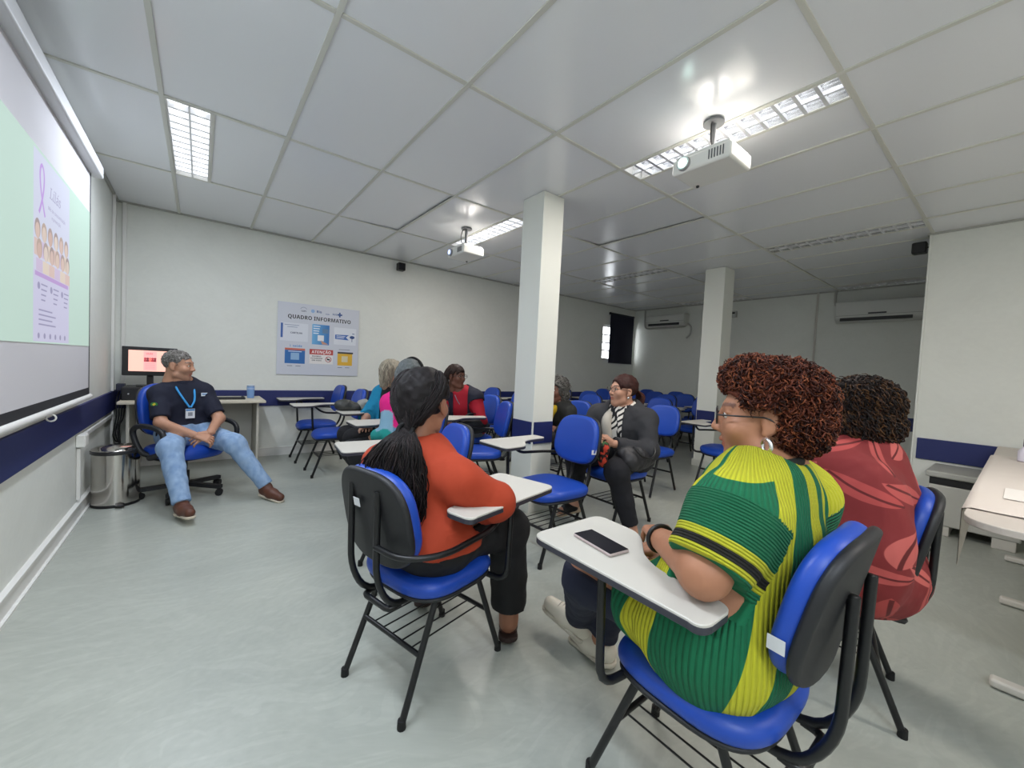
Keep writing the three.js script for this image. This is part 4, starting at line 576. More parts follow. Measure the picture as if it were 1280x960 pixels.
  const hs = spec.headSize || 1, hm = new THREE.Matrix4().compose(V(...J.head), new THREE.Quaternion().setFromEuler(new THREE.Euler(spec.headPitch || 0, spec.headYaw ?? fy, spec.headRoll || 0, 'YXZ')), V(hs, hs, hs));
  const hairC = (spec.hairCols || ['#222222'])[0], geos = [strip(bodyG), strip(headGeo(spec.face || {}, skin, spec.brow || hairC).applyMatrix4(hm))];
  for (const s of ['L', 'R']) { const d = spec['hand' + s] || {}; if (d.off) continue; const w = J['wr' + s], e = J['el' + s], dir = d.dir || nrm3(sub3(w, e)), palm = d.palm || [0, -1, 0]; geos.push(strip(handAt(add3(w, mul3(nrm3(dir), 0.012)), dir, palm, s === 'L' ? 1 : -1, d.curl ?? 0.6, skin, d.s || 0.96))); }
  const body = mesh('body', mergeGeometries(geos), skinMat(), t);
  const inHead = (name, g, m, p = t) => mesh(name, g.applyMatrix4(hm), m, p);
  for (const s of [-1, 1]) { const e = inHead('eye', new THREE.SphereGeometry(0.011, 14, 10).translate(s * 0.031, 0.010, 0.0742), std(0xc9c2ba, 0.3)); inHead('iris', new THREE.SphereGeometry(0.0058, 12, 8).scale(1, 1, 0.5).translate(s * 0.031, 0.010, 0.0835), std(0x2a1a12, 0.2), e); }
  if (spec.hair) { const list = spec.hair(); let first = null; list.forEach(g => { const h = inHead(first ? 'hair_locks' : 'hair', g, hairMat, first || t); first ||= h; }); }
  if (spec.glasses) { const gm = std(spec.glasses, 0.35), gl = []; for (const s of [-1, 1]) { const rim = new THREE.TorusGeometry(1, 0.075, 8, 28).scale(0.026, 0.02, 0.026).translate(s * 0.033, 0.008, 0.099); gl.push(rim, tube([[s * 0.058, 0.012, 0.097], [s * 0.08, 0.012, 0.06], [s * 0.083, 0.01, -0.01], [s * 0.082, -0.012, -0.03]], 0.002, 14, 6, 0.015)); } gl.push(tube([[-0.009, 0.011, 0.1], [0.009, 0.011, 0.1]], 0.002, 2, 6)); const o1 = inHead('glasses', merge(gl), gm); for (const s of [-1, 1]) inHead('lens', new THREE.CircleGeometry(1, 24).scale(0.025, 0.019, 1).translate(s * 0.033, 0.008, 0.0985), new THREE.MeshPhysicalMaterial({ color: 0xffffff, transmission: 1, roughness: 0.05, thickness: 0 }), o1); }
  const wrinkle = (f, amp, fr = 16) => f.post((x, y, z, d) => d + amp * fbm(x * fr, y * fr * 0.7, z * fr, 3));
  const neckHole = (r = 0.062, up = 0.0) => ({ ...cap(add3(J.neck, [0, up, 0]), add3(J.head, [0, 0.02, 0]), r, r * 1.25, { k: 0.012 }), sub: true });
  const api = { t, J, o, F, Lf, TF, TL, b, tor, loc, torso, armP, legP, wrinkle, neckHole, inHead, body, hm };
  // top garment
  api.top = (name, mat, { grow = 0.012, sleeve = 0.4, hem = 0.5, amp = 0.006, cell = 0.0085, neck = 0.062, neckUp = 0.0, sides = ['L', 'R'], extra = [], keep, fr, fin, cuffR } = {}) => {
    const P = [...torso(grow)]; for (const s of sides) P.push(...armP(s, grow + 0.004, sleeve)); P.push(...extra); P.push(neckHole(neck, neckUp));
    const f = Field.of(P, cell, 0.03); f.post((x, y, z, d) => { let e = d + amp * fbm(x * (fr || 15), y * (fr || 15) * 0.75, z * (fr || 15), 3) * 1.6; e = Math.max(e, hem - y - 0.01 * noise(x * 9, 1, z * 9)); if (keep) e = Math.max(e, keep(x, y, z)); return e; });
    if (sleeve < 1) for (const s of sides) { const a = J['sh' + s], m = J['el' + s], w = J['wr' + s], t1 = sleeve / 0.55; const p = t1 <= 1 ? lerp3(a, m, t1) : lerp3(m, w, (sleeve - 0.55) / 0.45), dir = t1 <= 1 ? nrm3(sub3(m, a)) : nrm3(sub3(w, m)); f.post((x, y, z, d) => { const q = [x - p[0], y - p[1], z - p[2]], h = dot3(q, dir), r = Math.sqrt(Math.max(0, dot3(q, q) - h * h)); return h > -0.005 && h < 0.1 && r < (cuffR || 0.085) ? Math.max(d, h) : d; }); }
    let g = f.mesh(); if (fin) g = fin(g); return mesh(name, g, mat, t);
  };
  api.pants = (name, mat, { grow = 0.012, end = 0.92, waist = 0.62, amp = 0.006, cell = 0.009, fin, endR, pelvis } = {}) => {
    const pk = pelvis ?? 1, P = [cap(J.hipL, J.hipR, b.pelvis * 0.78 * pk + grow, b.pelvis * 0.78 * pk + grow, { k: 0.06 }), cap(J.hip, J.waist, b.pelvis * pk + grow, b.waist * pk + grow, { n: TF, s: b.flat, k: 0.05 }), ...legP('L', grow, end), ...legP('R', grow, end)];
    const f = Field.of(P, cell, 0.03); f.post((x, y, z, d) => Math.max(d + amp * fbm(x * 14, y * 17, z * 14, 3) * 1.6, y - waist));
    for (const s of ['L', 'R']) { const m = J['kn' + s], w = J['an' + s], p = lerp3(m, w, end), dir = nrm3(sub3(w, m)); f.post((x, y, z, d) => { const q = [x - p[0], y - p[1], z - p[2]], h = dot3(q, dir), r = Math.sqrt(Math.max(0, dot3(q, q) - h * h)); return h > -0.02 && h < 0.1 && r < 0.13 ? Math.max(d, h) : d; }); }
    let g = f.mesh(); if (fin) g = fin(g); return mesh(name, g, mat, t);
  };
  api.shoe = (s, mat, sole, kind = 'shoe') => {
    const a = J['an' + s], q = J['to' + s], d = sub3(q, a), dn = nrm3(d), heel = add3(a, add3(mul3([dn[0], 0, dn[2]], -0.03), [0, -0.035, 0])), mid = lerp3(a, q, 0.55), dr = nrm3(sub3(q, heel)), u = nrm3(sub3([0, 1, 0], mul3(dr, dr[1])));
    const P = kind === 'sandal' ? [cap(lerp3(heel, q, 0.55), lerp3(heel, q, 0.7), 0.041, 0.04, { k: 0.02 }), cap(lerp3(heel, q, 0.25), lerp3(heel, q, 0.32), 0.042, 0.042, { k: 0.01 })] : [cap(heel, lerp3(heel, q, 0.5), 0.037, 0.042, { k: 0.03 }), cap(lerp3(heel, q, 0.5), add3(q, mul3(u, 0.0)), 0.042, 0.032, { k: 0.03 }), cap(add3(heel, mul3(u, 0.02)), add3(a, mul3(u, 0.0)), 0.038, 0.042, { k: 0.03 })];
    const f = Field.of(P, 0.006, 0.02), by = add3(heel, mul3(u, -0.028)); f.post((x, y, z, e) => Math.max(e, -((x - by[0]) * u[0] + (y - by[1]) * u[1] + (z - by[2]) * u[2])));
    const m = mesh(kind, f.mesh(), mat, t); const sf = Field.of([cap(add3(heel, mul3(u, -0.024)), add3(q, mul3(u, -0.018)), 0.043, 0.036, { k: 0.01 })], 0.006, 0.02); sf.post((x, y, z, e) => { const h = (x - by[0]) * u[0] + (y - by[1]) * u[1] + (z - by[2]) * u[2]; return Math.max(e, h - 0.006, -h - 0.014); }); mesh('sole', sf.mesh(), sole, m); if (kind === 'sneaker') { const sd = [dr[1] * u[2] - dr[2] * u[1], dr[2] * u[0] - dr[0] * u[2], dr[0] * u[1] - dr[1] * u[0]]; for (let i = 0; i < 4; i++) { const c = add3(lerp3(a, q, 0.28 + i * 0.13), mul3(u, 0.036 - i * 0.001)); mesh('lace', spline([add3(c, add3(mul3(sd, -0.024), mul3(u, -0.012))), c, add3(c, add3(mul3(sd, 0.024), mul3(u, -0.012)))], 0.0028, 10, 6), std(0xb9b4a8, 0.8), m); } } return m;
  };
  return api;
}
// cylindrical texture coordinates about a vertical axis; sleeves take the strip u 0.82..1
function wrapUV(g, axis, fwd, y0, y1, arms = []) {
  const q = g.toNonIndexed(), p = q.attributes.position, uv = new Float32Array(p.count * 2), lf = [fwd[2], 0, -fwd[0]];
  for (let i = 0; i < p.count; i += 3) {
    const c = [0, 1, 2].map(k => (p.getComponent(i, k) + p.getComponent(i + 1, k) + p.getComponent(i + 2, k)) / 3); let arm = null;
    for (const A of arms) { const d = sub3(A.b, A.a), L = dot3(d, d), h = dot3(sub3(c, A.a), d) / L, r = len3(sub3(c, add3(A.a, mul3(d, h)))); if (h > (A.h0 ?? 0.16) && h < 1.3 && r < A.r) arm = { A, d, L }; }
    let base = null;
    for (let k = 0; k < 3; k++) {
      const v = [0, 1, 2].map(m => p.getComponent(i + k, m)); let u, w;
      if (arm) { u = 0.91; w = Math.min(0.995, Math.max(0.005, dot3(sub3(v, arm.A.a), arm.d) / arm.L)); } else { const dx = v[0] - axis[0], dz = v[2] - axis[2], bx = dx * lf[0] + dz * lf[2], bz = dx * fwd[0] + dz * fwd[2]; u = Math.atan2(bx, -bz) / (Math.PI * 2) + 0.5; if (base === null) base = u; if (u - base > 0.5) u -= 1; if (base - u > 0.5) u += 1; u = Math.min(1, Math.max(0, u)) * 0.8; w = Math.min(0.995, Math.max(0.005, (v[1] - y0) / (y1 - y0))); }
      uv[(i + k) * 2] = u; uv[(i + k) * 2 + 1] = w;
    }
  }
  q.setAttribute('uv', new THREE.BufferAttribute(uv, 2)); return q;
}
// hairline: keeps hair off the face and ears
const hairline = (back = -0.06, fore = 0.082) => (x, y, z) => { const h = z > 0.05 ? fore + (z - 0.085) * 1.2 : z > 0.02 ? 0.026 + (z - 0.02) * 1.3 : z > 0.005 ? -0.01 : z > -0.035 ? 0.026 : Math.max(back, 0.026 + (z + 0.035) * 4); return (h - y + 0.008 * noise(x * 120, y * 40, z * 120)) * 0.8; };

// person in orange, seen from behind
{
  const cols = ['#120f10', '#1a1516', '#0d0b0c', '#241c1c'];
  const a = person({ pos: [1.40, 4.13], yaw: 1.823, torsoYaw: 2.05, skin: '#9a6a52', head: [1.355, 1.035, 4.12], headYaw: 2.2, headPitch: 0.05, headSize: 1.06, hip: [1.355, 0.55, 4.14], neck: [1.315, 0.865, 4.14], shoulder: 0.165, shL: [1.25, 0.785, 3.985], shR: [1.40, 0.775, 4.315], elR: [1.535, 0.695, 4.37], wrR: [1.47, 0.60, 4.20], elL: [1.33, 0.62, 3.90], wrL: [1.52, 0.60, 3.98], knR: [1.73, 0.50, 4.20], anR: [1.75, 0.10, 4.21], toR: [1.83, 0.035, 4.11], knL: [1.66, 0.49, 3.94], anL: [1.55, 0.10, 3.78], toL: [1.60, 0.035, 3.68], build: { pelvis: 0.178, waist: 0.145, chest: 0.142, arm: 0.95, leg: 1.12 }, flare: 2.4, hairCols: cols, handR: { palm: [0, -1, 0], curl: 0.7, dir: [0.2, -0.15, -0.9] },
    hair: () => [hairCap(0.012, (x, y, z) => Math.max(z - 0.045 - Math.max(0, y) * 0.4, -0.075 - y, Math.abs(x) > 0.062 && z > -0.04 && y < 0.022 ? 0.02 : -1), cols, [ell([0, -0.02, -0.085], [0.06, 0.06, 0.04], { k: 0.03 })]),
      flow(900, cols, (a, b, c) => { const an = (a - 0.5) * 2.9, y0 = 0.03 + b * 0.095, rx = 0.09, h = Math.sqrt(Math.max(0, 1 - Math.pow((y0 - 0.042) / 0.097, 2))); const s = [Math.sin(an) * rx * h, y0, -0.018 + (0.06 - Math.abs(an) * 0.03) * h * (b > 0.5 ? 1 : 0.3)]; const m = [Math.sin(an) * 0.094, 0.0 + y0 * 0.35, -0.075 - (1 - Math.abs(an) / 1.6) * 0.036]; return [s, lerp3(s, [m[0], 0.05 + y0 * 0.3, m[2] * 0.75], 0.55).map((v, i) => i === 1 ? v + 0.012 : v * 1.05), m, [(c - 0.5) * 0.05, -0.085 + (b - 0.5) * 0.03, -0.122 + (c - 0.5) * 0.02]]; }, 0.0024, 14, 0.0035),
      flow(1900, cols, (a, b, c) => { const an = a * 6.283, r = Math.sqrt(b), sx = Math.cos(an) * r, sz = Math.sin(an) * r, L = 0.24 + 0.1 * c; return [[sx * 0.02, -0.075 + sz * 0.015, -0.118], [sx * 0.06, -0.12, -0.155 + sz * 0.04], [sx * 0.105 + 0.015, -0.12 - L * 0.3, -0.16 + sz * 0.05], [sx * 0.125 + 0.025, -0.12 - L * 0.65, -0.15 + sz * 0.045], [sx * 0.085 + 0.03, -0.12 - L, -0.135 + sz * 0.03]]; }, 0.0026, 20, 0.009),
      new THREE.TorusGeometry(0.026, 0.009, 10, 24).rotateX(0.5).translate(0, -0.085, -0.128).toNonIndexed()].map((g, i) => i === 3 ? tint(g, c => c.set('#0c0c0e')) : g) });
  const mat = cloth(0xa83a1c, 0.85);
  a.top('blouse', mat, { sleeve: 0.72, hem: 0.53, amp: 0.006, grow: 0.024, cell: 0.008, neck: 0.068 });
  a.pants('trousers', cloth(0x0d0d10, 0.8), { end: 0.86, grow: 0.013, waist: 0.6, pelvis: 0.97 });
  for (const s of ['L', 'R']) a.shoe(s, std(0x4a2c22, 0.5), std(0x2a1a14, 0.7), 'sandal');
  a.t.userData.label = 'person in a burnt orange blouse with a long black ponytail';
}
// person in the green and yellow ribbed jersey
{
  const cols = ['#4a2216', '#63301e', '#3a1a12', '#7a4228', '#2a130e'];
  const keep = p => !(p[2] > 0.045 && p[1] < 0.075) && !(Math.abs(p[0]) > 0.05 && p[1] < 0.03 && p[2] > -0.035) && p[1] > -0.075;
  const bl = [ell([0, 0.052, -0.03], [0.098, 0.092, 0.112]), ell([0, -0.005, -0.065], [0.088, 0.075, 0.075]), ell([0, 0.1, 0.02], [0.07, 0.05, 0.065])];
  const a = person({ pos: [1.775, 5.05], yaw: Math.PI, skin: '#a87457', head: [1.815, 1.09, 5.125], headYaw: Math.PI + 0.42, headPitch: 0.06, headSize: 1.04, neck: [1.80, 0.945, 5.155], hip: [1.785, 0.56, 5.08], shoulder: 0.185, shL: [1.635, 0.88, 5.145], shR: [1.965, 0.88, 5.17], elL: [1.535, 0.768, 5.135], wrL: [1.655, 0.752, 4.95], elR: [2.03, 0.66, 5.12], wrR: [1.86, 0.64, 4.9], knL: [1.68, 0.51, 4.69], anL: [1.965, 0.13, 4.42], toL: [1.935, 0.135, 4.28], knR: [1.9, 0.51, 4.70], anR: [1.985, 0.09, 4.53], toR: [1.99, 0.04, 4.39], build: { pelvis: 0.205, waist: 0.20, chest: 0.18, flat: 0.72, arm: 1.2, leg: 1.05, neck: 0.056 }, face: { full: 0.008, jaw: 0.004 }, hairCols: cols, glasses: '#1d1c20', handL: { dir: [0.75, -0.12, -0.5], palm: [0, -1, 0.2], curl: 0.9 },
    hair: () => [hairCap(0.012, (x, y, z) => Math.max(z - 0.05 - Math.max(0, y - 0.05) * 1.6, -0.07 - y, Math.abs(x) > 0.058 && z > -0.035 && y < 0.03 ? 0.02 : -1), cols, bl.map(e => ell(e.c, e.r.map(v => v - 0.012), { k: 0.03 })), 0.007, 0.006), curls(bl, 5200, cols, { keep, len: 0.04, rad: 0.006, th: 0.0017, lift: 0.012, drop: 0.2 })] });
  const J = a.J, Gn = '#0c6a45', Yl = '#c3c22a';
  const tex = canvasTex(2048, 1024, (c, w, h) => {
    const W8 = w * 0.8; c.fillStyle = Gn; c.fillRect(0, 0, w, h);
    const band = (u0, u1, tilt, col, wob = 0) => { c.fillStyle = col; c.beginPath(); for (let k = 0; k <= 20; k++) { const v = k / 20, s = tilt * (v - 0.35) + wob * Math.sin(v * 7); c.lineTo((u0 / 360 + 0.5 + s) * W8, v * h); } for (let k = 20; k >= 0; k--) { const v = k / 20, s = tilt * (v - 0.35) + wob * Math.sin(v * 7); c.lineTo((u1 / 360 + 0.5 + s) * W8, v * h); } c.fill(); };
    band(-32, -16, -0.02, Yl); band(-60, -38, -0.05, Yl); band(38, 57, 0.08, Yl, 0.006); band(2, 18, 0.04, Yl); band(104, 128, 0.05, Yl); band(150, 172, 0, Yl); band(-100, -78, 0, Yl); band(-150, -128, 0, Yl);
    c.fillStyle = Yl; c.fillRect(0.5 * W8 + W8 * 30 / 360, 0, W8 * 62 / 360, h * 0.055); c.fillRect(W8 * (0.5 - 100 / 360), 0, W8 * 60 / 360, h * 0.1);
    const x0 = w * 0.82, sw = w * 0.18; c.fillStyle = Gn; c.fillRect(x0, 0, sw, h); const bar = (t0, t1, col) => { c.fillStyle = col; c.fillRect(x0, h * (1 - t1), sw, h * (t1 - t0)); }; bar(0.58, 0.69, Yl); bar(0.69, 0.80, '#17150f'); bar(0.80, 0.88, Yl);
    
  });
  const bump = canvasTex(2048, 512, (c, w, h) => { const W8 = w * 0.8; c.fillStyle = '#000'; c.fillRect(0, 0, w, h); for (let i = 0; i < 118; i++) { const x = i / 118 * W8, q = W8 / 118, g = c.createLinearGradient(x, 0, x + q, 0); g.addColorStop(0, '#000'); g.addColorStop(0.3, '#aaa'); g.addColorStop(0.6, '#fff'); g.addColorStop(0.85, '#aaa'); g.addColorStop(1, '#000'); c.fillStyle = g; c.fillRect(x, 0, q, h); } for (let i = 0; i < 26; i++) { const y = i / 26 * h, q = h / 26, g = c.createLinearGradient(0, y, 0, y + q); g.addColorStop(0, '#000'); g.addColorStop(0.5, '#fff'); g.addColorStop(1, '#000'); c.fillStyle = g; c.fillRect(w * 0.82, y, w * 0.18, q); } }, false);
  const mat = std(0xffffff, 0.92, { map: tex, bumpMap: bump, bumpScale: 0.005 });
  const sl = s => ({ a: add3(J['sh' + s], [0, 0.03, 0]), b: J['el' + s], r: 0.125, h0: 0.05 });
  a.top('jersey', mat, { grow: 0.016, sleeve: 0.50, hem: 0.405, amp: 0.008, cell: 0.0075, neck: 0.07, cuffR: 0.112, fr: 11, extra: [ell(add3(J.hip, [0, -0.02, 0.0]), [0.23, 0.13, 0.165], { k: 0.06 }), cap(J.shL, lerp3(J.shL, J.elL, 0.9), 0.076, 0.074, { k: 0.05 }), cap(J.hipL, lerp3(J.hipL, J.knL, 0.42), 0.125, 0.11, { k: 0.05 }), cap(J.hipR, lerp3(J.hipR, J.knR, 0.42), 0.125, 0.11, { k: 0.05 }), cap(J.shR, lerp3(J.shR, J.elR, 0.7), 0.082, 0.085, { k: 0.05 })], fin: g => wrapUV(g, lerp3(J.hip, J.chest, 0.6), a.F, 0.40, 1.0, [sl('L'), sl('R')]) });
  a.pants('trousers', cloth(0x141a30, 0.85), { end: 0.9, grow: 0.01, waist: 0.56, pelvis: 0.82 });
  for (const s of ['L', 'R']) a.shoe(s, std(0xd8d2c4, 0.7), std(0xc8c2b4, 0.6), 'sneaker');
  const collar = mesh('collar', new THREE.TorusGeometry(0.074, 0.011, 10, 40).rotateX(Math.PI / 2 - 0.28).scale(1, 1, 0.95), cloth(0x16150f, 0.9), a.t); collar.position.set(J.neck[0], J.neck[1] + 0.034, J.neck[2] - 0.006); collar.rotation.y = 0;
  for (const s of [-1, 1]) a.inHead('earring', new THREE.TorusGeometry(0.0155, 0.005, 10, 24).rotateY(0.5).translate(s * 0.083, -0.054, -0.004), M.metal);
  const wd = nrm3(sub3(J.wrL, J.elL)), q = new THREE.Quaternion().setFromUnitVectors(V(0, 0, 1), V(...wd)); const st = mesh('watch_strap', new THREE.TorusGeometry(0.034, 0.006, 8, 28), M.black, a.t); st.position.set(...lerp3(J.elL, J.wrL, 0.93)); st.quaternion.copy(q);
  a.t.userData.label = 'person in a green and yellow ribbed jersey with curly auburn hair';
}
// person in the red leaf print dress
{
  const cols = ['#1a1210', '#241814', '#120c0b', '#3a2416', '#4a3018'];
  const keep = p => !(p[2] > 0.05 && p[1] < 0.08) && p[1] > -0.12;
  const bl = [ell([0, 0.045, -0.03], [0.108, 0.098, 0.115]), ell([0.02, -0.035, -0.055], [0.11, 0.085, 0.09]), ell([-0.04, -0.03, -0.045], [0.09, 0.085, 0.09])];
  const a = person({ pos: [2.66, 5.07], yaw: Math.PI + 0.19, skin: '#8a5e48', head: [2.72, 1.07, 5.12], headYaw: Math.PI - 0.25, headSize: 1.04, neck: [2.71, 0.94, 5.16], hip: [2.68, 0.56, 5.15], shoulder: 0.18, shL: [2.53, 0.885, 5.13], shR: [2.89, 0.885, 5.18], elL: [2.50, 0.66, 5.06], wrL: [2.56, 0.62, 4.85], elR: [2.95, 0.66, 5.1], wrR: [2.78, 0.62, 4.86], knL: [2.56, 0.51, 4.68], knR: [2.78, 0.51, 4.68], anL: [2.45, 0.09, 4.80], toL: [2.42, 0.035, 4.93 - 0.28], anR: [2.76, 0.09, 4.75], build: { pelvis: 0.20, waist: 0.19, chest: 0.18, flat: 0.82, arm: 1.15, leg: 1.1 }, hairCols: cols,
    hair: () => [hairCap(0.026, (x, y, z) => Math.max(z - 0.05 - Math.max(0, y - 0.05) * 1.6, -0.1 - y), cols, bl.map(e => ell(e.c, e.r.map(v => v - 0.012), { k: 0.03 })), 0.007, 0.006), curls(bl, 3600, cols, { keep, len: 0.06, rad: 0.007, th: 0.0022, lift: 0.01, drop: 1.4 })] });
  const J = a.J, tex = canvasTex(1600, 1024, (c, w, h) => {
    seed = 99; c.fillStyle = '#7a2324'; c.fillRect(0, 0, w, h);
    const leaf = (x, y, l, wd, an, col) => { c.save(); c.translate(x, y); c.rotate(an); c.fillStyle = col; c.beginPath(); c.moveTo(0, -l); c.bezierCurveTo(wd, -l * 0.5, wd * 1.1, l * 0.5, 0, l); c.bezierCurveTo(-wd * 0.75, l * 0.5, -wd * 0.5, -l * 0.4, 0, -l); c.fill(); c.strokeStyle = '#5e1718'; c.lineWidth = 9; c.beginPath(); c.moveTo(0, -l * 0.9); c.quadraticCurveTo(wd * 0.35, 0, 0, l); c.stroke(); c.restore(); };
    for (let i = 0; i < 9; i++) for (let j = 0; j < 6; j++) leaf((i + (j % 2) * 0.5 + rr(-0.15, 0.15)) / 9 * w * 0.82, (j + rr(0.25, 0.75)) / 6 * h, rr(85, 135), rr(42, 66), rr(-0.9, 0.9) + (j % 2 ? 0.5 : -0.3), ['#b04c48', '#a8423f', '#bb5a54'][(i + j) % 3]);
    for (let i = 0; i < 5; i++) leaf(w * 0.91 + rr(-60, 60), rr(0.05, 0.95) * h, 120, 55, rr(-0.6, 0.6), '#b04c48');
  });
  const sl = s => ({ a: J['sh' + s], b: J['el' + s], r: 0.13, h0: 0.3 });
  a.top('dress', std(0xffffff, 0.85, { map: tex }), { grow: 0.018, sleeve: 0.5, hem: 0.30, amp: 0.009, cell: 0.0085, neck: 0.075, fr: 11, extra: [ell(add3(J.hip, [0.01, -0.06, 0.045]), [0.25, 0.17, 0.19], { k: 0.06 }), ell(add3(J.hip, [0.0, 0.16, 0.03]), [0.22, 0.14, 0.16], { k: 0.06 }), ell([2.46 - 2.66, 0.62, 5.25 - 5.07], [0.11, 0.2, 0.115], { k: 0.06 }), ell([2.50 - 2.66, 0.80, 5.23 - 5.07], [0.1, 0.12, 0.1], { k: 0.06 }), cap(J.hipL, J.knL, 0.115, 0.095, { k: 0.06 }), cap(J.hipR, J.knR, 0.115, 0.095, { k: 0.06 }), cap(J.knL, lerp3(J.knL, J.anL, 0.45), 0.09, 0.075, { k: 0.05 }), cap(J.knR, lerp3(J.knR, J.anR, 0.45), 0.09, 0.075, { k: 0.05 })], fin: g => wrapUV(g, lerp3(J.hip, J.chest, 0.6), a.F, 0.28, 1.0, [sl('L'), sl('R')]) });
  for (const s of ['L', 'R']) a.shoe(s, std(0xb08a70, 0.6), std(0x8c6a54, 0.6));
  a.t.userData.label = 'person in a red leaf print dress with a dark curly bob';
}
// presenter on the swivel chair
{
  const cols = ['#57524d', '#8a8580'];
  const a = person({ pos: [0.61, 1.26], yaw: 0.28, skin: '#b3846a', head: [0.53, 1.075, 1.27], headYaw: 1.2, headPitch: 0.06, headSize: 1.02, neck: [0.55, 0.925, 1.24], hip: [0.60, 0.50, 1.22], waist: [0.585, 0.65, 1.20], chest: [0.565, 0.80, 1.22], shL: [0.695, 0.86, 1.22], shR: [0.41, 0.845, 1.28], elL: [0.80, 0.645, 1.36], elR: [0.43, 0.63, 1.42], wrL: [0.735, 0.555, 1.56], wrR: [0.64, 0.55, 1.60], knL: [0.90, 0.46, 1.58], knR: [0.50, 0.475, 1.66], anL: [1.12, 0.10, 1.70], toL: [1.20, 0.04, 1.84], anR: [0.58, 0.10, 1.90], toR: [0.625, 0.085, 2.05], build: { pelvis: 0.16, waist: 0.158, chest: 0.152, flat: 0.78, arm: 0.96, leg: 0.96, neck: 0.06 }, face: { jaw: 0.004, full: 0.004, stubble: new THREE.Color('#8a7064') }, hairCols: cols, handL: { dir: [-0.7, -0.25, 0.35], palm: [-0.2, -0.5, -0.6], curl: 0.8 }, handR: { dir: [0.75, -0.25, 0.2], palm: [0.1, -0.7, -0.4], curl: 0.9 },
    hair: () => [hairCap(0.001, hairline(-0.06, 0.082), cols, [], 0.0045, 0.0025), curls([ell([0, 0.042, -0.018], [0.078, 0.085, 0.098])], 1500, ['#4a4642', '#6e6a66', '#8e8a86', '#a5a19d'], { keep: p => hairline(-0.06, 0.085)(...p) < -0.003, len: 0.02, rad: 0.0012, th: 0.0014, lift: 0.003, drop: 0.2 })] });
  const J = a.J; a.top('polo_shirt', cloth(0x12162a, 0.85), { sleeve: 0.46, hem: 0.50, amp: 0.006, grow: 0.014, neck: 0.066 });
  const jeans = tint; a.pants('jeans', std(0xffffff, 0.85, { vertexColors: true }), { end: 0.96, grow: 0.015, fin: g => tint(g, (c, x, y, z) => { const n = fbm(x * 7, y * 7, z * 7, 3), m = fbm(x * 60, y * 25, z * 60, 2); c.set('#6484ae').lerp(new THREE.Color('#a3bcd8'), Math.max(0, Math.min(1, 0.5 + n * 0.2 + m * 0.5))); }) });
  for (const s of ['L', 'R']) a.shoe(s, std(0x5a3424, 0.5), std(0xcfc4b0, 0.6));
  const fz = lerp3(J.chest, J.neck, 0.2), at = (x, y, z) => add3(fz, a.tor(x, y, z));
  const nk = add3(J.neck, [0, 0.02, 0]), bp = at(0.0, -0.13, 0.168); for (const s of [-1, 1]) mesh('lanyard', strip(tubeRibbon([add3(nk, a.tor(s * 0.06, 0.0, 0.03)), add3(nk, a.tor(s * 0.055, -0.06, 0.1)), at(s * 0.03, -0.03, 0.152), add3(bp, a.tor(s * 0.004, 0.05, 0))])), std(0x2f8fd0, 0.6), a.t);
  const bd = mesh('badge', rbox(0.062, 0.078, 0.004, 0.003), std(0xd9dde2, 0.4), a.t); bd.position.set(...bp); bd.rotation.y = 0.28; mesh('badge_print', rboxAt(0.03, 0.03, 0.001, 0, -0.004, 0.0026, 0.0004, 1), std(0x8a8f98, 0.6), bd); mesh('badge_header', rboxAt(0.058, 0.014, 0.001, 0, 0.03, 0.0026, 0.0004, 1), std(0x3f7ab8, 0.6), bd);
  const lg = mesh('chest_logo', rbox(0.05, 0.028, 0.003, 0.0014), std(0xd2dde6, 0.6), a.t); lg.position.set(...at(0.105, 0.02, 0.128)); lg.rotation.y = 0.5; mesh('logo_bar', rboxAt(0.036, 0.008, 0.002, 0, 0.003, 0.0015, 0.0006, 1), std(0x2f6fae, 0.6), lg);
  const em = mesh('sleeve_emblem', new THREE.CylinderGeometry(0.019, 0.019, 0.003, 24).rotateX(Math.PI / 2).scale(1.25, 0.85, 1), std(0x2f7a3c, 0.6), a.t); const sp = lerp3(J.shR, J.elR, 0.35); em.position.set(sp[0] - 0.028, sp[1] + 0.005, sp[2] + 0.07); em.rotation.y = -0.4; mesh('emblem_yellow', rboxAt(0.02, 0.016, 0.003, 0, 0, 0.0012, 0.001, 1).rotateZ(0.78), std(0xd9c23a, 0.6), em);
  const col = mesh('collar', new THREE.TorusGeometry(0.07, 0.014, 10, 36, 5.4).rotateX(Math.PI / 2).rotateY(-0.15).scale(1, 1.6, 1), cloth(0x10142a, 0.85), a.t); col.position.set(...add3(J.neck, [0, 0.012, 0.006]));
  a.t.userData.label = 'person in a navy polo shirt and jeans on the swivel chair';
}
function tubeRibbon(pts, w = 0.0075) { const g = new THREE.TubeGeometry(new THREE.CatmullRomCurve3(pts.map(p => V(...p))), 30, w, 8, false); return g; }
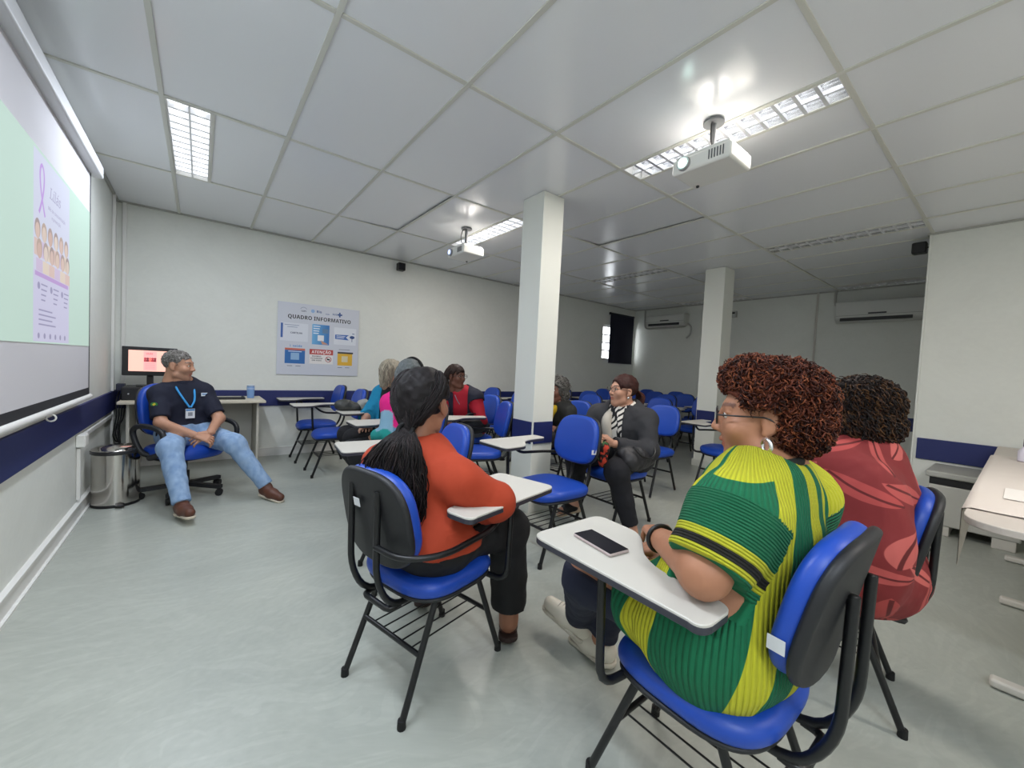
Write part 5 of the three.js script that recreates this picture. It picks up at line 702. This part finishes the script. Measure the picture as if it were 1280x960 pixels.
// person in the grey jacket with a bag on the lap
{
  const cols = ['#2c1614', '#3a1d18', '#22100e', '#4a2820'];
  const a = person({ pos: [3.32, 3.55], yaw: W, torsoYaw: W + 0.25, skin: '#b98a72', head: [3.27, 1.055, 3.61], headYaw: W - 0.35, headPitch: -0.06, headSize: 1.02, neck: [3.32, 0.915, 3.60], hip: [3.40, 0.555, 3.57], shR: [3.20, 0.85, 3.44], shL: [3.38, 0.845, 3.765], elR: [3.12, 0.65, 3.42], elL: [3.29, 0.63, 3.86], wrR: [2.985, 0.69, 3.60], wrL: [3.04, 0.68, 3.73], knR: [2.97, 0.53, 3.44], anR: [3.02, 0.16, 3.40], toR: [2.90, 0.10, 3.37], knL: [3.00, 0.50, 3.80], anL: [3.08, 0.09, 3.90], toL: [3.03, 0.035, 4.02], build: { pelvis: 0.19, waist: 0.18, chest: 0.17, flat: 0.82, arm: 1.12, leg: 1.1 }, hairCols: cols, glasses: '#3a2c28', handR: { dir: [-0.5, 0.15, 0.75], palm: [0.1, -0.8, 0.2], curl: 1.0 }, handL: { dir: [-0.7, 0.2, -0.5], palm: [0, 0.2, -0.9], curl: 1.0 },
    hair: () => [hairCap(0.01, (x, y, z) => Math.max(z - 0.05 - Math.max(0, y) * 0.35, -0.05 - y, Math.abs(x) > 0.062 && z > -0.03 && y < 0.02 ? 0.02 : -1), cols), flow(260, cols, (a, b, c) => { const x = (a - 0.5) * 0.05, r = b * 0.03; return [[x, 0.02, -0.115], [x * 1.5, -0.02, -0.15 - r], [x * 1.6, -0.1, -0.14 - r], [x, -0.19 - c * 0.04, -0.11 - r]]; }, 0.003, 12)] });
  const J = a.J, st = canvasTex(256, 256, (c, w, h) => { c.fillStyle = '#e2ddd4'; c.fillRect(0, 0, w, h); c.strokeStyle = '#16161a'; c.lineWidth = 11; for (let i = -2; i < 14; i++) { c.beginPath(); for (let k = 0; k <= 20; k++) c.lineTo(i * 24 + 22 * Math.sin(k * 0.5 + i) + k * 5, k / 20 * h); c.stroke(); } });
  a.top('blouse', std(0xffffff, 0.85, { map: st }), { sleeve: 0.2, hem: 0.5, grow: 0.008, cell: 0.009, fin: g => { const q = wrapUV(g, J.chest, a.TF, 0.4, 1.0), u = q.attributes.uv; for (let i = 0; i < u.count; i++) u.setXY(i, u.getX(i) * 3, u.getY(i) * 2); return q; } });
  const fr = a.TF, lf = a.TL; a.top('jacket', cloth(0x2c2d31, 0.85), { sleeve: 0.97, hem: 0.46, grow: 0.02, amp: 0.008, neck: 0.085, keep: (x, y, z) => { const d = sub3([x, y, z], J.chest), f = dot3(d, fr), l = dot3(d, lf); return f > 0.05 ? Math.min(0.05, 0.062 - Math.abs(l + 0.02)) : -1; } });
  mesh('lapel', strip(tubeFlat([add3(J.neck, a.tor(-0.07, 0.0, 0.03)), add3(J.chest, a.tor(-0.085, 0.03, 0.15)), add3(J.waist, a.tor(-0.07, 0.02, 0.165))], 0.04)), cloth(0xb9b3a8, 0.95), a.t);
  a.pants('trousers', cloth(0x101118, 0.85), { end: 0.9, grow: 0.014 });
  for (const s of ['L', 'R']) a.shoe(s, M.black, std(0xb9a48c, 0.7), 'sandal');
  a.inHead('earring', new THREE.SphereGeometry(0.01, 12, 8).translate(0.083, -0.045, -0.002), M.metal);
  a.t.userData.label = 'person in a grey jacket and zebra blouse looking aside';
  const bg = thing('handbag', 'black leather handbag on the lap of the grey jacket person', 'handbag', [3.17, 0.585, 3.80]); mesh('body', Field.of([ell([0, 0.03, 0], [0.15, 0.075, 0.09]), ell([0.09, 0.0, 0.04], [0.1, 0.085, 0.075]), ell([-0.03, -0.01, 0.05], [0.13, 0.08, 0.07])], 0.008).post((x, y, z, d) => d + 0.016 * fbm(x * 20, y * 12, z * 20, 3)).mesh(), std(0x2a2a2d, 0.55), bg); mesh('strap', spline([[-0.1, 0.1, 0.08], [-0.07, 0.04, 0.13], [0.02, 0.02, 0.15], [0.09, 0.07, 0.13], [0.1, 0.12, 0.06]], 0.008, 30, 8), std(0x101012, 0.4), bg);
  const sc = thing('floral_pouch', 'small black and red patterned pouch held in both hands', 'pouch', [2.955, 0.60, 3.70]); mesh('body', tint(Field.of([ell([0, 0.05, 0], [0.05, 0.06, 0.055]), ell([0.0, -0.03, 0.01], [0.035, 0.06, 0.035])], 0.006).post((x, y, z, d) => d + 0.006 * fbm(x * 30, y * 30, z * 30, 2)).mesh(), (c, x, y, z) => { const n = fbm(x * 45, y * 45, z * 45, 2); c.set(n > 0.12 ? '#c8402a' : n < -0.22 ? '#3f6a3a' : '#1a1414'); }), std(0xffffff, 0.8, { vertexColors: true }), sc); mesh('clasp', rboxAt(0.02, 0.01, 0.05, 0, 0.11, 0, 0.003), M.black, sc);
}
function tubeFlat(pts, w) { const g = new THREE.TubeGeometry(new THREE.CatmullRomCurve3(pts.map(p => V(...p))), 24, w, 8, false); return g; }
// person in the red shirt and dark vest
{
  const cols = ['#241814', '#32201a', '#1a1210'];
  const a = person({ pos: [3.0, 1.85], yaw: W, torsoYaw: W + 0.85, skin: '#6e4634', head: [2.74, 1.075, 1.95], headYaw: 0.35, headSize: 0.98, neck: [2.79, 0.935, 1.93], hip: [2.98, 0.55, 1.86], shR: [2.70, 0.87, 1.79], shL: [2.92, 0.865, 2.05], elR: [2.64, 0.66, 1.84], elL: [2.93, 0.64, 2.16], wrR: [2.62, 0.62, 2.04], wrL: [2.74, 0.62, 2.13], build: { pelvis: 0.165, waist: 0.155, chest: 0.15 }, hairCols: cols, glasses: '#2a2224', handR: { curl: 0.8 }, handL: { curl: 0.8, dir: [-0.8, -0.1, -0.2] },
    hair: () => [hairCap(0.012, hairline(-0.09, 0.06), cols), flow(160, cols, (a, b, c) => { const s = a < 0.5 ? -1 : 1; return [[s * 0.06, 0.09, 0.0 - b * 0.08], [s * 0.092, 0.03, -0.02 - b * 0.07], [s * 0.085, -0.06, -0.03 - b * 0.05], [s * 0.07, -0.11 - c * 0.02, -0.04]]; }, 0.004, 10)] });
  const J = a.J; a.top('shirt', cloth(0xb0142a, 0.8), { sleeve: 0.95, hem: 0.48 });
  a.top('vest', cloth(0x1e2030, 0.85), { sleeve: 0.08, hem: 0.5, grow: 0.026, neck: 0.09, keep: (x, y, z) => { const d = sub3([x, y, z], J.chest), f = dot3(d, a.TF), l = dot3(d, a.TL); return f > 0.03 ? Math.min(0.05, 0.075 - Math.abs(l)) : -1; } });
  a.pants('trousers', cloth(0x6a7078, 0.85), { end: 0.9 }); for (const s of ['L', 'R']) a.shoe(s, std(0x2a2422, 0.6), std(0x15110f, 0.7));
  mesh('lanyard', strip(tubeRibbon([add3(J.neck, a.tor(-0.05, 0.0, 0.04)), add3(J.chest, a.tor(-0.03, 0.03, 0.14)), add3(J.waist, a.tor(0, 0.06, 0.155))], 0.004)), std(0x8a8f9c, 0.6), a.t);
  a.t.userData.label = 'person in a red shirt, dark vest and glasses';
  const bg = thing('lap_bag', 'dark grey soft bag on the lap of the red shirt person', 'bag', [2.83, 0.60, 2.12]); mesh('body', Field.of([ell([0, 0.02, 0], [0.16, 0.07, 0.09]), ell([0.06, 0.0, 0.03], [0.12, 0.08, 0.08])], 0.01).post((x, y, z, d) => d + 0.008 * fbm(x * 18, y * 18, z * 18, 3)).mesh(), std(0x26272a, 0.6), bg); mesh('handle', spline([[-0.1, 0.06, 0.02], [-0.05, 0.11, 0.02], [0.05, 0.11, 0.02], [0.1, 0.06, 0.02]], 0.007, 20, 6), M.black, bg);
}
// person with the pink and teal sleeve, long grey hair
{
  const cols = ['#5a605e', '#70767a', '#484e4c', '#8a9092', '#646a68'];
  const a = person({ pos: [1.92, 2.50], yaw: W, torsoYaw: Math.PI + 0.3, skin: '#9a7058', head: [2.0, 1.085, 2.50], headYaw: Math.PI - 0.9, headSize: 1.04, neck: [1.99, 0.945, 2.53], hip: [1.99, 0.555, 2.50], anL: [1.78, 0.09, 2.42], anR: [1.78, 0.09, 2.62], shL: [1.835, 0.875, 2.58], shR: [2.16, 0.875, 2.52], elL: [1.80, 0.66, 2.62], wrL: [1.74, 0.60, 2.44], elR: [2.13, 0.65, 2.40], wrR: [1.90, 0.62, 2.34], build: { pelvis: 0.175, waist: 0.165, chest: 0.165, arm: 1.3 }, hairCols: cols,
    hair: () => [hairCap(0.014, (x, y, z) => Math.max(z - 0.045 - Math.max(0, y) * 0.35, -0.09 - y), cols, [ell([0, -0.04, -0.07], [0.075, 0.08, 0.05], { k: 0.03 })]), flow(620, cols, (a, b, c) => { const an = (a - 0.5) * 3.6, s = Math.sin(an), z = -Math.cos(an); return [[s * 0.05, 0.12, -0.02 + z * 0.02], [s * 0.098, 0.05, -0.02 + z * 0.095], [s * 0.1, -0.06, -0.03 + z * 0.085], [s * 0.105, -0.14, -0.045 + z * 0.06], [s * 0.1, -0.20 - c * 0.05, -0.05 + z * 0.05 - b * 0.02]]; }, 0.0034, 14, 0.004), tint(new THREE.TorusGeometry(0.1, 0.008, 8, 40, Math.PI).scale(0.98, 1.25, 2.2).translate(0, 0.02, 0.025).toNonIndexed(), c => c.set('#141416'))] });
  const J = a.J; a.top('knit_top', std(0xffffff, 0.9, { vertexColors: true }), { sleeve: 0.92, hem: 0.46, grow: 0.016, fin: g => tint(g, (c, x, y, z) => { const n = y + 0.25 * (x - J.shL[0]) + 0.02 * Math.sin(x * 30 + z * 20); c.set(n > 0.715 ? '#d6197c' : n > 0.66 ? '#5f8fae' : '#1d8f8a'); if (n > 0.66 && n < 0.80 && (x - J.shL[0]) * -1 > 0.035) c.set('#7fa6bd'); }) });
  a.pants('trousers', cloth(0x101014, 0.85), {}); for (const s of ['L', 'R']) a.shoe(s, M.black, M.rubber);
  a.t.userData.label = 'person with long grey hair and a bright pink sleeve';
}
// person in the turquoise cardigan
{
  const cols = ['#8c8474', '#a39a88', '#6f685c', '#b9b09c'];
  const a = person({ pos: [2.08, 1.78], yaw: W, torsoYaw: W + 0.5, skin: '#b58c76', head: [2.12, 1.085, 1.82], headYaw: 0.9, headSize: 1.0, neck: [2.145, 0.94, 1.81], hip: [2.16, 0.555, 1.79], elR: [1.93, 0.66, 1.68], wrR: [1.85, 0.62, 1.84], elL: [2.19, 0.66, 2.06], wrL: [1.91, 0.615, 1.97], anL: [1.91, 0.09, 1.70], anR: [1.91, 0.09, 1.90], build: { pelvis: 0.17, waist: 0.16, chest: 0.155 }, hairCols: cols, handR: { curl: 0.8, dir: [0, -0.1, 1] }, handL: { curl: 0.8, dir: [-1, -0.1, -0.2] },
    hair: () => [hairCap(0.016, (x, y, z) => Math.max(z - 0.045 - Math.max(0, y) * 0.4, -0.085 - y), cols, [ell([0, -0.03, -0.05], [0.09, 0.07, 0.07], { k: 0.03 })]), flow(260, cols, (a, b, c) => { const an = (a - 0.5) * 4.2, s = Math.sin(an), z = -Math.cos(an); return [[s * 0.05, 0.125, -0.02 + z * 0.02], [s * 0.1, 0.06, -0.02 + z * 0.1], [s * 0.105, -0.03, -0.025 + z * 0.095], [s * 0.095, -0.11 - c * 0.03, -0.03 + z * 0.08]]; }, 0.0038, 12, 0.005)] });
  const J = a.J; a.top('black_top', cloth(0x141417, 0.85), { sleeve: 0.1, hem: 0.5, grow: 0.008 }); a.top('cardigan', cloth(0x0f7ea6, 0.88), { sleeve: 0.62, hem: 0.48, grow: 0.02, neck: 0.085, keep: (x, y, z) => { const d = sub3([x, y, z], J.chest), f = dot3(d, a.TF), l = dot3(d, a.TL); return f > 0.04 ? Math.min(0.05, 0.075 - Math.abs(l)) : -1; } });
  a.pants('trousers', cloth(0x121216, 0.85), {}); for (const s of ['L', 'R']) a.shoe(s, M.black, M.rubber);
  a.t.userData.label = 'person with short fair grey hair in a turquoise cardigan';
  const bg = thing('shoulder_bag', 'crumpled dark grey and silver bag lying on a writing tablet', 'bag', [1.85, 0.705, 1.50]); mesh('body', Field.of([ell([-0.08, 0.05, 0], [0.09, 0.06, 0.075]), ell([0.02, 0.035, 0.0], [0.08, 0.045, 0.08])], 0.008).post((x, y, z, d) => Math.max(d + 0.012 * fbm(x * 22, y * 22, z * 22, 3), -y)).mesh(), std(0x3a3c3a, 0.5), bg); mesh('silver_flap', Field.of([ell([0.1, 0.055, 0.02], [0.07, 0.055, 0.07]), ell([0.13, 0.03, 0.02], [0.05, 0.035, 0.06])], 0.008).post((x, y, z, d) => Math.max(d + 0.014 * fbm(x * 25, y * 25, z * 25, 3), -y)).mesh(), std(0x9a9a94, 0.55), bg);
}
// person with grey curls and a yellow scarf beside the pillar
{
  const cols = ['#5e5c58', '#74726e', '#464442', '#8a8884'], bl = [ell([0, 0.05, -0.03], [0.11, 0.1, 0.115]), ell([0, -0.04, -0.06], [0.105, 0.09, 0.08])];
  const a = person({ pos: [3.62, 2.62], yaw: W, skin: '#7a5040', head: [3.50, 0.985, 2.64], headYaw: W + 0.15, neck: [3.55, 0.845, 2.63], hip: [3.70, 0.55, 2.62], build: { pelvis: 0.165, waist: 0.155, chest: 0.15 }, hairCols: cols,
    hair: () => [hairCap(0.02, (x, y, z) => Math.max(z - 0.045 - Math.max(0, y - 0.04) * 1.2, -0.11 - y), cols, bl.map(e => ell(e.c, e.r.map(v => v - 0.01), { k: 0.03 })), 0.007, 0.005), curls(bl, 1100, cols, { keep: p => !(p[2] > 0.045 && p[1] < 0.08), th: 0.0026, len: 0.06 })] });
  const J = a.J; a.top('dark_top', cloth(0x2b2c2a, 0.85), { sleeve: 0.95, hem: 0.48 }); mesh('scarf', Field.of([cap(add3(J.neck, a.tor(-0.07, 0.01, 0.0)), add3(J.neck, a.tor(0.0, -0.06, 0.1)), 0.035, 0.04), cap(add3(J.neck, a.tor(0.07, 0.01, 0.0)), add3(J.neck, a.tor(0.0, -0.06, 0.1)), 0.035, 0.04), cap(add3(J.neck, a.tor(0.0, -0.06, 0.1)), add3(J.neck, a.tor(0.0, -0.16, 0.12)), 0.045, 0.03)], 0.008).post((x, y, z, d) => d + 0.01 * fbm(x * 20, y * 20, z * 20, 3)).mesh(), cloth(0xc9a81c, 0.85), a.t);
  a.pants('trousers', cloth(0x1a1a1e, 0.85), {}); for (const s of ['L', 'R']) a.shoe(s, M.black, M.rubber);
  a.t.userData.label = 'person with curly grey hair and a yellow scarf beside the pillar';
}

scene.add(camera);
renderer.render(scene, camera);
